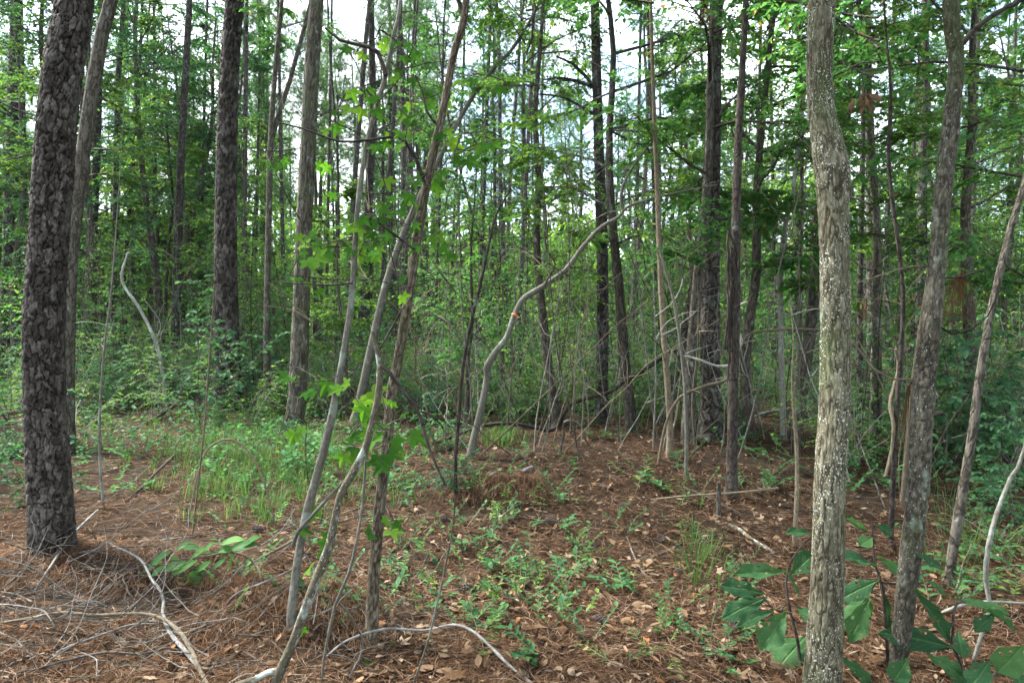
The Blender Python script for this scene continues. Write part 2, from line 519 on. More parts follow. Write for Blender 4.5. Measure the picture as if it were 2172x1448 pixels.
M['rough_near'] = bark_mat('rough_lichen_bark', [(0.057, 0.053, 0.039), (0.097, 0.090, 0.067), (0.144, 0.133, 0.101)], (0.029, 0.024, 0.017), attr=True, lich=0.58, lichen=(0.184, 0.224, 0.178), specks=0.12, speck_col=(0.391, 0.425, 0.368), moss=0.35, rnd=False)
M['slim_oak'] = bark_mat('slim_oak_bark', [(0.071, 0.060, 0.041), (0.127, 0.108, 0.075), (0.185, 0.160, 0.118)], (0.030, 0.022, 0.013), attr=True, lich=0.64, lichen=(0.228, 0.269, 0.228), moss=0.25, rnd=False)
M['lichen'] = bark_mat('lichen_spotted_bark', [(0.075, 0.07, 0.045), (0.115, 0.105, 0.07), (0.16, 0.145, 0.10)], (0.06, 0.052, 0.032), cell=(60, 30), lich=0.535, lichen=(0.40, 0.46, 0.42), specks=0.12, bump=0.004, contrast=0.5)
M['smooth'] = bark_mat('smooth_grey_bark', [(0.074, 0.074, 0.058), (0.104, 0.101, 0.081), (0.140, 0.137, 0.111)], (0.059, 0.055, 0.041), cell=(40, 14), lich=0.57, lichen=(0.162, 0.192, 0.162), bump=0.003, contrast=0.35)
M['hard'] = bark_mat('hardwood_bark', [(0.063, 0.057, 0.045), (0.104, 0.094, 0.075), (0.144, 0.132, 0.108)], (0.036, 0.031, 0.023), cell=(45, 12), lich=0.60, lichen=(0.216, 0.248, 0.216), bump=0.010)
M['dark'] = bark_mat('dark_thin_bark', [(0.029, 0.023, 0.020), (0.049, 0.041, 0.033), (0.073, 0.061, 0.051)], (0.018, 0.013, 0.012), cell=(50, 16), lich=0.64, lichen=(0.162, 0.183, 0.162), bump=0.006)
M['pale'] = bark_mat('pale_sapling_bark', [(0.152, 0.152, 0.124), (0.200, 0.200, 0.168), (0.248, 0.248, 0.212)], (0.120, 0.116, 0.092), cell=(50, 20), lich=0.56, lichen=(0.336, 0.368, 0.336), bump=0.003, contrast=0.35)
M['tan'] = bark_mat('tan_sapling_bark', [(0.102, 0.083, 0.054), (0.145, 0.121, 0.083), (0.187, 0.159, 0.111)], (0.072, 0.056, 0.036), cell=(50, 18), lich=0.66, lichen=(0.255, 0.281, 0.246), bump=0.004, contrast=0.5)
M['grey_twig'] = bark_mat('weathered_grey_twig', [(0.110, 0.107, 0.097), (0.162, 0.158, 0.146), (0.221, 0.217, 0.204)], (0.077, 0.073, 0.062), cell=(70, 20), lich=0.60, lichen=(0.272, 0.285, 0.266), bump=0.003, contrast=0.5)
M['dark_twig'] = bark_mat('dark_dead_twig', [(0.045, 0.037, 0.03), (0.075, 0.063, 0.052), (0.11, 0.095, 0.08)], (0.03, 0.024, 0.02), cell=(70, 20), lich=0.68, lichen=(0.22, 0.23, 0.21), bump=0.003)

M['leaf_far'] = leaf_mat('far_foliage', [(0, (0.055, 0.12, 0.045)), (0.45, (0.088, 0.180, 0.055)), (0.85, (0.14, 0.24, 0.062)), (1, (0.20, 0.26, 0.065))], (1.5, 1.6, 0.8), 0.55)
M['leaf_dark'] = leaf_mat('dark_holly_foliage', [(0, (0.034, 0.092, 0.050)), (0.6, (0.055, 0.135, 0.066)), (1, (0.085, 0.175, 0.075))], (1.35, 1.5, 0.85), 0.45, gloss=0.008)
M['leaf_mid'] = leaf_mat('broad_leaf_foliage', [(0, (0.048, 0.121, 0.048)), (0.5, (0.069, 0.172, 0.056)), (0.93, (0.106, 0.214, 0.063)), (0.97, (0.176, 0.177, 0.063)), (1, (0.211, 0.121, 0.056))], (1.35, 1.55, 0.9), 0.55, gloss=0.005)
M['leaf_star'] = leaf_mat('star_leaf', [(0, (0.036, 0.11, 0.02)), (0.6, (0.06, 0.165, 0.026)), (1, (0.11, 0.21, 0.03))], (1.6, 1.6, 0.6), 0.5, gloss=0.0, rough=0.6, island=False, objrand=0.15)
M['leaf_big'] = leaf_mat('big_oak_leaf', [(0, (0.026, 0.078, 0.034)), (0.6, (0.036, 0.098, 0.038)), (1, (0.052, 0.12, 0.038))], (1.4, 1.5, 0.7), 0.3, gloss=0.006, rough=0.55, island=False, spots=(0.64, (0.20, 0.14, 0.07)), objrand=0.15, vein=True)
M['leaf_teal'] = leaf_mat('seedling_leaf', [(0, (0.035, 0.100, 0.043)), (0.6, (0.050, 0.140, 0.053)), (1, (0.085, 0.180, 0.055))], (1.3, 1.5, 0.8), 0.35)
M['leaf_pale'] = leaf_mat('pale_leaf', [(0, (0.075, 0.17, 0.06)), (1, (0.11, 0.22, 0.07))], (1.4, 1.5, 0.7), 0.4, island=False, objrand=0.15)
M['needle'] = leaf_mat('green_pine_needles', [(0, (0.052, 0.105, 0.058)), (0.6, (0.082, 0.155, 0.074)), (1, (0.122, 0.19, 0.08))], (1.3, 1.4, 0.85), 0.45)
M['grass'] = leaf_mat('woodland_grass', [(0, (0.036, 0.089, 0.028)), (0.6, (0.056, 0.123, 0.034)), (0.9, (0.088, 0.145, 0.048)), (1, (0.176, 0.162, 0.072))], (1.3, 1.4, 0.7), 0.4)
M['dry_needle'] = dry_mat('dry_pine_needles', [(0, (0.028, 0.016, 0.010)), (0.3, (0.065, 0.035, 0.019)), (0.6, (0.113, 0.065, 0.038)), (0.85, (0.165, 0.108, 0.068)), (1, (0.243, 0.185, 0.141))])
M['hang_needle'] = dry_mat('hanging_dry_needles', [(0, (0.07, 0.034, 0.02)), (0.6, (0.13, 0.066, 0.04)), (1, (0.20, 0.12, 0.07))])
M['dry_leaf'] = dry_mat('dry_leaves', [(0, (0.050, 0.030, 0.016)), (0.35, (0.106, 0.065, 0.038)), (0.7, (0.183, 0.125, 0.078)), (0.95, (0.272, 0.209, 0.149)), (1, (0.289, 0.116, 0.037))])

def ground_mat():
    m, n, l = nt('needle_litter_ground')
    out = n.new('ShaderNodeOutputMaterial')
    bs = n.new('ShaderNodeBsdfPrincipled'); bs.inputs['Roughness'].default_value = 0.95; bs.inputs['Specular IOR Level'].default_value = 0.1
    pos = n.new('ShaderNodeNewGeometry').outputs['Position']
    a = noise(n, l, mapv(n, l, pos, (60, 9, 20)), 1.0, 5.0, 0.7)
    b = noise(n, l, mapv(n, l, pos, (10, 55, 20)), 1.0, 5.0, 0.7)
    c = noise(n, l, pos, 1.1, 4.0, 0.6)
    mxm = n.new('ShaderNodeMath'); mxm.operation = 'MAXIMUM'; l.new(a, mxm.inputs[0]); l.new(b, mxm.inputs[1])
    rp = ramp(n, [(0.42, (0.008, 0.0055, 0.004)), (0.55, (0.025, 0.017, 0.011)), (0.66, (0.054, 0.037, 0.024)), (0.8, (0.105, 0.077, 0.054))])
    l.new(mxm.outputs[0], rp.inputs[0])
    cr = ramp(n, [(0.40, (0, 0, 0)), (0.66, (0.55, 0.55, 0.55))]); l.new(c, cr.inputs[0])
    col = mixc(n, l, cr.outputs[0], rp.outputs[0], (0.05, 0.04, 0.028))
    l.new(col, bs.inputs['Base Color'])
    bp = n.new('ShaderNodeBump'); bp.inputs['Distance'].default_value = 0.03; bp.inputs['Strength'].default_value = 1.0
    l.new(mxm.outputs[0], bp.inputs['Height']); l.new(bp.outputs[0], bs.inputs['Normal'])
    l.new(bs.outputs[0], out.inputs['Surface'])
    return m
M['ground'] = ground_mat()

def plain_mat(name, col, rough=0.8, nscale=30.0, var=0.4):
    m, n, l = nt(name)
    out = n.new('ShaderNodeOutputMaterial')
    bs = n.new('ShaderNodeBsdfPrincipled'); bs.inputs['Roughness'].default_value = rough
    pos = n.new('ShaderNodeNewGeometry').outputs['Position']
    f = noise(n, l, pos, nscale, 4.0)
    r = ramp(n, [(0.3, tuple(c * (1 - var) for c in col)), (0.7, tuple(c * (1 + var) for c in col))]); l.new(f, r.inputs[0])
    l.new(r.outputs[0], bs.inputs['Base Color'])
    l.new(bs.outputs[0], out.inputs['Surface'])
    return m
M['cone'] = plain_mat('pine_cone_scales', (0.085, 0.06, 0.048), 0.8, 90)
M['fungus'] = plain_mat('orange_fungus', (0.75, 0.16, 0.02), 0.6, 40, 0.2)
M['torn'] = plain_mat('torn_wood', (0.34, 0.20, 0.12), 0.9, 60, 0.5)
M['char'] = plain_mat('grey_weathered_log', (0.15, 0.145, 0.15), 0.9, 40, 0.5)

# ------------------------------------------------------------------ the ground
def build_ground():
    t = np.linspace(-1, 1, 361)
    xs = np.sign(t) * (np.abs(t) ** 2.6) * 260
    ty = np.linspace(-0.55, 1, 361)
    ys = 4.5 + np.sign(ty) * (np.abs(ty) ** 2.6) * 320
    X, Y = np.meshgrid(xs, ys)
    Z = gh(X, Y)
    idx = np.arange(X.size).reshape(X.shape)
    f = np.stack([idx[:-1, :-1], idx[:-1, 1:], idx[1:, 1:], idx[1:, :-1]], -1).reshape(-1, 4)
    mb = MB(); mb.add(np.stack([X, Y, Z], -1).reshape(-1, 3), f)
    o = obj('ground', mb.mesh('ground', M['ground'], uv=False), kind='structure')
    return o
build_ground()

# ------------------------------------------------------------------ foliage arrays
DIAMOND = (np.array([[0, 0, 0], [0.30, 0.42, 0.06], [0, 1, -0.05], [-0.30, 0.42, 0.06]]), np.array([[0, 1, 2], [0, 2, 3]]))
OVAL = (np.array([[0, 0, 0], [0.20, 0.22, 0.04], [0.27, 0.52, 0.05], [0, 1, -0.10], [-0.27, 0.52, 0.05], [-0.20, 0.22, 0.04], [0, 0.5, 0.0]]),
        np.array([[0, 1, 6], [1, 2, 6], [2, 3, 6], [3, 4, 6], [4, 5, 6], [5, 0, 6]]))
SLIM = (np.array([[0, 0, 0], [0.13, 0.4, 0.03], [0, 1, -0.12], [-0.13, 0.4, 0.03]]), np.array([[0, 1, 2], [0, 2, 3]]))

def star_template():
    v = [(0, 0, 0)]
    ang = [-110, -62, 0, 62, 110]
    ln = [0.55, 0.85, 1.0, 0.85, 0.55]
    c = np.array([0, 0.12])
    pts = [(-0.03, 0.0)]
    seq = []
    for i, (a, L) in enumerate(zip(ang, ln)):
        a = math.radians(a)
        d = np.array([math.sin(a), math.cos(a)]); p = np.array([d[1], -d[0]])
        w = 0.19
        seq += [c + d * L * 0.45 - p * w, c + d * L * 0.72 - p * w * 0.72, c + d * L, c + d * L * 0.72 + p * w * 0.72, c + d * L * 0.45 + p * w]
        if i < 4:
            a2 = math.radians((ang[i] + ang[i + 1]) / 2)
            seq.append(c + np.array([math.sin(a2), math.cos(a2)]) * 0.40)
    v = [np.array([0, 0.0])] + seq
    V = np.array([[q[0], q[1], 0.10 * abs(q[0]) ** 1.2 - 0.22 * max(0, q[1] - 0.3) ** 1.6 - 0.10 * max(0, abs(q[0]) - 0.4)] for q in v])
    cen = np.array([[0, 0.14, 0.0]])
    V = np.vstack([V, cen])
    k = len(v)
    f = [(i, (i + 1) % k, k) for i in range(k)]
    return V, np.array(f)
STAR = star_template()

def frames(D, Nn):
    D = D / (np.linalg.norm(D, axis=1, keepdims=True) + 1e-9)
    Nn = Nn - D * np.sum(Nn * D, 1, keepdims=True)
    Nn /= (np.linalg.norm(Nn, axis=1, keepdims=True) + 1e-9)
    X = np.cross(D, Nn)
    return X, D, Nn

def leaves(mb, tpl, P, D, Nn, size):
    V, Fc = tpl
    X, Yv, Z = frames(D, Nn)
    s = np.asarray(size).reshape(-1, 1, 1)
    co = P[:, None, :] + s * (V[None, :, 0:1] * X[:, None, :] + V[None, :, 1:2] * Yv[:, None, :] + V[None, :, 2:3] * Z[:, None, :])
    k = len(V)
    f = (Fc[None] + (np.arange(len(P)) * k)[:, None, None]).reshape(-1, Fc.shape[1])
    mb.add(co.reshape(-1, 3), f)

def rand_dirs(rs, n):
    v = rs.normal(size=(n, 3))
    return v / np.linalg.norm(v, axis=1, keepdims=True)

def limb_path(rs, p0, az, el, L, r0, n=6, wob=0.12, droop=0.0, r1=0.2):
    pts = [np.array([*p0, r0])]
    p = np.array(p0, float)
    for i in range(1, n):
        az += rs.normal() * wob
        el += rs.normal() * wob * 0.7 - droop / n
        p = p + np.array([math.cos(az) * math.cos(el), math.sin(az) * math.cos(el), math.sin(el)]) * L / (n - 1)
        pts.append(np.array([*p, r0 * (1 - (1 - r1) * i / (n - 1))]))
    return np.array(pts)

def spray_twigs(rs, mbw, path, n_tw, tl, nl, size, P, D, N, Sz, start=0.25, flat=0.35, twig_r=0.004, nu=3):
    """side twigs on a limb, leaves alternate along each twig, blades roughly level"""
    for j in range(n_tw):
        t = start + (1 - start) * (j + rs.rand()) / n_tw
        k = t * (len(path) - 1); i0 = min(int(k), len(path) - 2); fr = k - i0
        p0 = path[i0, :3] * (1 - fr) + path[i0 + 1, :3] * fr
        dl = path[i0 + 1, :3] - path[i0, :3]
        az = math.atan2(dl[1], dl[0]) + (1 if j % 2 else -1) * rs.uniform(0.4, 1.3)
        L = tl * rs.uniform(0.5, 1.2) * (1.1 - 0.5 * t)
        tp = limb_path(rs, p0, az, rs.uniform(-0.25, 0.5), L, twig_r, 4, 0.25, 0.5, 0.4)
        if mbw is not None: tube(mbw, tp, nu, cap=False)
        m = max(2, int(nl * rs.uniform(0.6, 1.3)))
        for q in range(m):
            u = 0.15 + 0.85 * (q + rs.rand() * 0.6) / m
            kk = min(u, 1.0) * 3; a = min(int(kk), 2); ff = kk - a
            pp = tp[a, :3] * (1 - ff) + tp[a + 1, :3] * ff
            d = tp[a + 1, :3] - tp[a, :3]
            d = d / (np.linalg.norm(d) + 1e-9)
            side = np.array([-d[1], d[0], 0]) * (1 if q % 2 else -1)
            dd = d * rs.uniform(0.3, 0.9) + side * rs.uniform(0.5, 1.0) + np.array([0, 0, rs.uniform(-0.6, 0.15)])
            P.append(pp); D.append(dd); N.append(np.array([0, 0, 1]) + rs.normal(size=3) * flat); Sz.append(size * rs.uniform(0.6, 1.25))

# ---- a hardwood crown standing on the origin: limbs + leaves around a vertical axis (height h, radius rad)
def hardwood_meshes(seed, h, rad, n_limb, n_tw, nl, size, tpl, lmat, wmat, trunk=None, flat=0.4, z0=0.0):
    rs = rng_(seed)
    wood = MB(); fol = MB()
    P, D, N, Sz = [], [], [], []
    tr = None
    axis = lambda z: np.array([0, 0, z])
    if trunk:
        H, r0, wob = trunk
        pts = [np.array([0, 0, -0.15, r0 * 1.25]), np.array([0, 0, 0.15, r0 * 1.05])]
        x = y = 0.0
        vx = vy = 0.0
        k = max(5, int(H / 0.9))
        for i in range(1, k + 1):
            vx = vx * 0.6 + rs.normal() * wob; vy = vy * 0.6 + rs.normal() * wob
            x += vx; y += vy
            pts.append(np.array([x, y, H * i / k, r0 * (1 - 0.85 * i / k)]))
        tp = spline(pts, n_per=2)
        trm = MB(); tube(trm, tp, 8, lump=0.06, seed=seed)
        tr = trm
        def axis(z):
            i = np.searchsorted(tp[:, 2], z); i = min(max(i, 1), len(tp) - 1)
            return tp[i, :3]
    for i in range(n_limb):
        z = z0 + h * (i + rs.rand()) / n_limb
        t = (z - z0) / h
        prof = (0.55 + 0.8 * t) if t < 0.4 else (1.0 - 0.75 * (t - 0.4) / 0.6)
        L = rad * prof * rs.uniform(0.6, 1.2)
        lp = limb_path(rs, axis(z), rs.uniform(0, 6.283), rs.uniform(0.1, 0.75), L, 0.006 + 0.012 * L * 0.7, 6, 0.2, 0.35)
        tube(wood, lp, 4, cap=False)
        spray_twigs(rs, wood, lp, n_tw, 0.45 * L + 0.15, nl, size, P, D, N, Sz, flat=flat, twig_r=0.003 + 0.0015 * L)
    leaves(fol, tpl, np.array(P), np.array(D), np.array(N), np.array(Sz))
    return tr, wood, fol

def pine_crown(seed, h, rad, n_limb, tuft_n, tuft_k, nlen=0.22):
    rs = rng_(seed)
    wood = MB(); fol = MB()
    P, D = [], []
    for i in range(n_limb):
        t = (i + rs.rand()) / n_limb
        z = h * t
        L = rad * (0.5 + 0.5 * math.sin(min(1, t * 1.6) * 1.9)) * (1.15 - 0.75 * t) * rs.uniform(0.55, 1.15)
        lp = limb_path(rs, (0, 0, z), rs.uniform(0, 6.283), rs.uniform(-0.1, 0.5) + 0.4 * t, L, 0.012 + 0.014 * L, 6, 0.16, -0.25)
        tube(wood, lp, 4, cap=False)
        m = int(tuft_n * (0.5 + L / rad))
        for j in range(m):
            u = 0.35 + 0.65 * (j + rs.rand()) / m
            k = u * 5; a = min(int(k), 4); f = k - a
            pp = lp[a, :3] * (1 - f) + lp[a + 1, :3] * f
            off = rs.normal(size=3) * 0.22 * (0.4 + u) * min(1.0, L)
            tip = pp + off
            if rs.rand() < 0.4: tube(wood, np.array([[*pp, 0.006], [*tip, 0.004]]), 3, cap=False)
            dl = lp[a + 1, :3] - lp[a, :3]; dl /= np.linalg.norm(dl) + 1e-9
            for q in range(tuft_k):
                P.append(tip + rs.normal(size=3) * 0.03)
                D.append(rs.normal(size=3) * 0.75 + dl * 0.7 + np.array([0, 0, 0.25]))
    P = np.array(P); D = np.array(D); n = len(P)
    D /= np.linalg.norm(D, axis=1, keepdims=True)
    tplv = (np.array([[-0.04, 0, 0], [0.04, 0, 0], [0.0, 1, 0]]), np.array([[0, 1, 2]]))
    leaves(fol, tplv, P, D, rand_dirs(rs, n), nlen * rs.uniform(0.7, 1.2, n))
    return wood, fol

# prototypes' shared meshes
PC = []
for k in range(4):
    w_, f_ = pine_crown(100 + k, 8.5, 2.6, 36, 22, 16)
    PC.append((w_.mesh('pine_limbs', M['pine']), f_.mesh('pine_needles', M['needle'], smooth=False, uv=False)))
HC = []
for k in range(3):
    _, w_, f_ = hardwood_meshes(140 + k, 4.2, 2.1, 24, 14, 15, 0.078, OVAL, M['leaf_mid'], M['hard'])
    HC.append((w_.mesh('hardwood_limbs', M['hard']), f_.mesh('hardwood_leaves', M['leaf_mid'], smooth=False, uv=False)))

# ------------------------------------------------------------------ trees traced from the photograph
def trace_path(pts, Y=None, seed=0, step=0.12, drift=0.02):
    """pts: (px, py, width px[, extra depth m]); the first one stands on the ground"""
    g = ground_hit(pts[0][0], pts[0][1])
    if Y is None: Y = g.y
    rs = rng_(seed + 500)
    rows = []
    dr = 0.0
    for i, p in enumerate(pts):
        dr += rs.normal() * drift * (i > 0)
        y = Y + (p[3] if len(p) > 3 else 0.0) + dr
        q = at(p[0], p[1], y)
        rows.append([q.x, q.y, q.z, wpx(p[0], p[2], q.y)])
    rows = np.array(rows)
    return rows, g

def extend_up(rows, top, taper=0.35, seed=0):
    """carry the stem on above the frame, straightening, to height top"""
    rs = rng_(seed + 900)
    d = rows[-1, :3] - rows[-2, :3]; d /= np.linalg.norm(d)
    p = rows[-1].copy(); r0 = p[3]; z0 = p[2]
    out = [r for r in rows]
    while p[2] < top:
        d = d * 0.8 + np.array([rs.normal() * 0.04, rs.normal() * 0.04, 0.45]); d /= np.linalg.norm(d)
        p = p.copy(); p[:3] += d * 0.9
        p[3] = r0 * (1 - (1 - taper) * min(1, (p[2] - z0) / max(0.5, top - z0)))
        out.append(p)
    return np.array(out)

BASES = []
def thin(pts, f):
    return [(p[0], p[1], p[2] * f) + tuple(p[3:]) for p in pts]

def plant_tree(name, label, pts, bark='pine', top=None, crown=None, cscale=1.0, cat='tree', group=None, nu=14, step=0.15, fine=None, seed=0, Y=None, sink=0.12, lump=0.06, czero=None, flare=1.25, drift=0.02, fat=1.0):
    pts = thin(pts, fat)
    rows, g = trace_path(pts, Y, seed, drift=drift)
    base = rows[0].copy()
    gz = float(gh(base[0], base[1]))
    d0 = rows[1, :3] - rows[0, :3]; d0 /= np.linalg.norm(d0)
    first = rows[0].copy(); first[:3] -= d0 * sink; first[2] = min(first[2], gz - sink * 0.7); first[3] *= flare
    if 'tree' in name and not fine and len(rows) > 2:
        q_ = rows[0].copy(); q_[:3] += d0 * rows[0, 3] * 2.6
        rows[0, 3] *= 1.28; first[3] *= 1.35
        rows = np.vstack([rows[:1], q_, rows[1:]])
    BASES.append((base[0], base[1], base[3]))
    rows = np.vstack([first, rows])
    if top: rows = extend_up(rows, top, seed=seed)
    t = thing(name, label, cat, (base[0], base[1], gz), group)
    off = np.array([base[0], base[1], gz, 0])
    path = spline(rows - off, step=step)
    if len(path) > 1: path[:, 3] = np.maximum(path[:, 3], 0.002)
    mb = MB()
    if fine:
        fb, nuf, stf, zmax = fine
        pf = spline(rows - off, step=stf)
        cut = np.searchsorted(np.maximum.accumulate(pf[:, 2]), zmax)
        lowp = pf[:cut + 1]; hi = pf[cut::max(1, int(step / stf))]
        tube(mb, lowp, nuf, bark=fb, seed=seed, cap=len(hi) < 3, lump=lump)
        L0 = float(np.sum(np.linalg.norm(np.diff(lowp[:, :3], axis=0), axis=1)))
        if len(hi) > 2: tube(mb, hi, max(10, nuf // 6), bark=fb, seed=seed, lump=lump * 0.5, v0=L0)
        me = mb.mesh('trunk', M[bark], attr=True)
    else:
        tube(mb, path, nu, seed=seed, lump=lump)
        me = mb.mesh('trunk', M[bark])
    obj('trunk', me, t)
    tip = path[-1]
    if crown == 'pine':
        w_, f_ = PC[seed % 4]
        H = tip[2]
        cs = cscale
        z = H - 8.5 * cs + 0.4 if czero is None else czero
        i = np.searchsorted(path[:, 2], z); i = min(i, len(path) - 1)
        for nm, me, kd in (('branches', w_, 'stuff'), ('crown', f_, 'stuff')):
            o = obj(nm, me, t, kd, (tip[0] * 0.5 + path[i, 0] * 0.5, tip[1] * 0.5 + path[i, 1] * 0.5, z))
            o.scale = (cs, cs, cs); o.rotation_euler = (0, 0, seed * 1.7)
    elif crown == 'hard':
        w_, f_ = HC[seed % 3]
        z = tip[2] - 4.0 * cscale
        i = np.searchsorted(path[:, 2], z); i = min(i, len(path) - 1)
        for nm, me, kd in (('branches', w_, 'stuff'), ('crown', f_, 'stuff')):
            o = obj(nm, me, t, kd, (tip[0] * 0.5 + path[i, 0] * 0.5, tip[1] * 0.5 + path[i, 1] * 0.5, z))
            o.scale = (cscale,) * 3; o.rotation_euler = (0, 0, seed * 2.1)
    t['_Y'] = float(base[1])
    return t, rows

def add_limb(t, pts, bark, seed=0, nu=7, Y=None, name='limb', step=0.06):
    """a side limb of a traced tree, given by photo points at the tree's own depth"""
    Y = t['_Y'] if Y is None else Y
    rows = []
    for p in pts:
        q = at(p[0], p[1], Y + (p[3] if len(p) > 3 else 0.0))
        rows.append([q.x - t.location.x, q.y - t.location.y, q.z - t.location.z, wpx(p[0], p[2], Y)])
    mb = MB(); tube(mb, spline(rows, step=step), nu, seed=seed, lump=0.08)
    return obj(name, mb.mesh(name, M[bark]), t)

# the two closest trunks and the big pine have modelled bark
t_pine, _ = plant_tree('pine_tree', 'big dark pine with thick plated bark leaning slightly, above the brush of fallen twigs', [
    (112, 1165, 118), (108, 1120, 112), (104, 1000, 104), (96, 850, 98), (93, 700, 97), (102, 520, 95), (112, 380, 94), (122, 230, 92), (142, 100, 90), (158, 0, 88)],
    'pine_near', top=15, crown='pine', fine=(bark_pine, 190, 0.0065, 4.6), seed=1, fat=0.93, step=0.2, lump=0.035, flare=1.4)
t_oak, _ = plant_tree('oak_tree', 'stout olive-brown oak trunk speckled with white lichen, kinked at a swelling', [
    (1742, 1480, 92), (1748, 1380, 86), (1757, 1200, 78), (1760, 1020, 74), (1770, 850, 72), (1772, 700, 70), (1771, 560, 70), (1768, 440, 72), (1766, 365, 82), (1757, 315, 74), (1742, 230, 62), (1738, 120, 60), (1744, 0, 62), (1748, -60, 58)],
    'oak_near', top=8.5, crown='hard', cscale=1.0, fine=(bark_ridge, 150, 0.0055, 3.1), seed=4, fat=0.92, lump=0.03, flare=1.05)
t_rough, _ = plant_tree('oak_tree', 'rough scaly grey-green trunk with a broken stub, beside the stout speckled oak', [
    (1905, 1480, 48), (1908, 1380, 46), (1928, 1200, 52), (1945, 1050, 52), (1958, 850, 54), (1967, 760, 54), (1977, 680, 46), (1988, 560, 42), (2000, 400, 40), (2019, 250, 42), (2028, 120, 40), (2017, 0, 38)],
    'rough_near', top=8.0, crown='hard', cscale=0.9, fine=(bark_rough, 70, 0.008, 3.1), seed=8, fat=0.9, lump=0.08, flare=1.05)
add_limb(t_rough, [(2030, 105, 16), (2060, 70, 14), (2110, 30, 12), (2180, -5, 10)], 'dark', 3)
add_limb(t_rough, [(1975, 880, 14), (1990, 876, 12), (1999, 877, 9)], 'dark', 5, name='stub')
add_limb(t_rough, [(1985, 565, 5), (1930, 566, 5), (1880, 580, 4), (1820, 600, 3)], 'tan', 6, nu=5, name='twig')
add_limb(t_rough, [(1945, 803, 5), (1890, 803, 5), (1850, 780, 5), (1825, 745, 4), (1805, 720, 3)], 'tan', 7, nu=5, name='twig')
add_limb(t_rough, [(1990, 690, 5), (2020, 708, 5), (2060, 700, 5), (2095, 670, 4), (2110, 640, 3)], 'dark', 8, nu=5, name='twig')
add_limb(t_rough, [(2000, 590, 5), (2040, 588, 5), (2080, 575, 4), (2115, 560, 4)], 'dark', 9, nu=5, name='twig')

t_slim, _ = plant_tree('oak_tree', 'slim leaning trunk with furrowed brown bark behind the white lichen-spotted broken pole', [
    (790, 1370, 46), (789, 1300, 44), (796, 1180, 40), (808, 1050, 38), (822, 930, 36), (832, 830, 35), (850, 730, 34), (868, 620, 33), (882, 520, 31), (900, 420, 29), (918, 330, 27), (940, 230, 26), (962, 120, 25), (985, 40, 23), (990, -10, 21)],
    'slim_oak', top=6.5, crown='hard', cscale=0.75, fine=(bark_fine, 56, 0.009, 4.0), seed=6, fat=0.62, lump=0.06, flare=1.15)
add_limb(t_slim, [(905, 400, 9), (885, 345, 8), (862, 305, 7), (845, 290, 6), (790, 296, 6), (720, 300, 5), (640, 272, 4), (575, 258, 3)], 'dark', 3)
add_limb(t_slim, [(985, 40, 12), (975, 10, 10), (965, -20, 9)], 'dark', 3)
add_limb(t_slim, [(930, 270, 6), (905, 235, 5), (895, 190, 4), (880, 160, 3)], 'dark', 4)
add_limb(t_slim, [(880, 530, 6), (840, 500, 5), (800, 470, 4)], 'dark', 5, nu=5)

t_gum, _ = plant_tree('sweetgum_sapling', 'pale grey-green leaning sapling curving up from a hooked foot', [
    (655, 1345, 30), (625, 1345, 38), (618, 1310, 34), (625, 1240, 31), (638, 1150, 30), (655, 1070, 30), (680, 980, 30), (702, 890, 28), (720, 800, 25), (735, 710, 23), (745, 640, 21), (752, 540, 19), (760, 430, 18), (775, 320, 17), (795, 240, 17), (818, 160, 16), (836, 70, 14), (850, -10, 12)],
    'smooth', top=6.0, crown='hard', cscale=0.6, nu=18, step=0.04, seed=9, fat=0.62, cat='sapling', lump=0.08, flare=0.8, sink=0.06)
add_limb(t_gum, [(748, 600, 5), (700, 605, 4), (650, 602, 3), (600, 600, 3)], 'dark', 3, nu=5, name='twig')
add_limb(t_gum, [(818, 160, 10), (800, 110, 9), (760, 95, 8), (720, 85, 6), (690, 60, 5)], 'dark', 4, nu=6)
add_limb(t_gum, [(620, 1160, 9), (630, 1130, 10), (665, 1090, 9), (700, 1050, 7), (735, 1015, 5)], 'smooth', 5, nu=6)

t_pole, _ = plant_tree('broken_sapling', 'white lichen-spotted leaning pole snapped off at a splintered top', [
    (575, 1470, 34), (600, 1410, 34), (628, 1345, 33), (655, 1270, 32), (676, 1215, 31), (697, 1160, 30), (708, 1110, 27), (722, 1050, 26), (750, 1000, 27), (775, 950, 25), (790, 890, 23), (802, 840, 22), (806, 790, 22), (803, 755, 20), (795, 722, 15), (790, 702, 9)],
    'lichen', nu=20, step=0.03, seed=11, fat=0.64, cat='sapling', lump=0.10, drift=0.006, flare=1.0)
add_limb(t_pole, [(806, 770, 10), (828, 792, 9), (850, 822, 9), (880, 860, 9), (894, 890, 8), (905, 935, 7), (925, 985, 6), (945, 1030, 4)], 'dark', 2, nu=7)
add_limb(t_pole, [(892, 872, 5), (915, 880, 4), (935, 900, 4), (945, 920, 3)], 'dark', 12, nu=5, name='twig')
add_limb(t_pole, [(600, 1420, 16), (570, 1425, 15), (540, 1440, 15), (500, 1452, 14)], 'lichen', 3, nu=8)
add_limb(t_pole, [(800, 750, 4), (825, 705, 4), (850, 660, 3), (880, 620, 2)], 'dark', 13, nu=5, name='twig')
add_limb(t_pole, [(797, 722, 5), (788, 696, 3), (786, 688, 1)], 'pale', 15, nu=5, name='splinter')
add_limb(t_pole, [(803, 760, 7), (796, 735, 7), (791, 712, 4), (793, 700, 2)], 'tan', 16, nu=5, name='splinter')

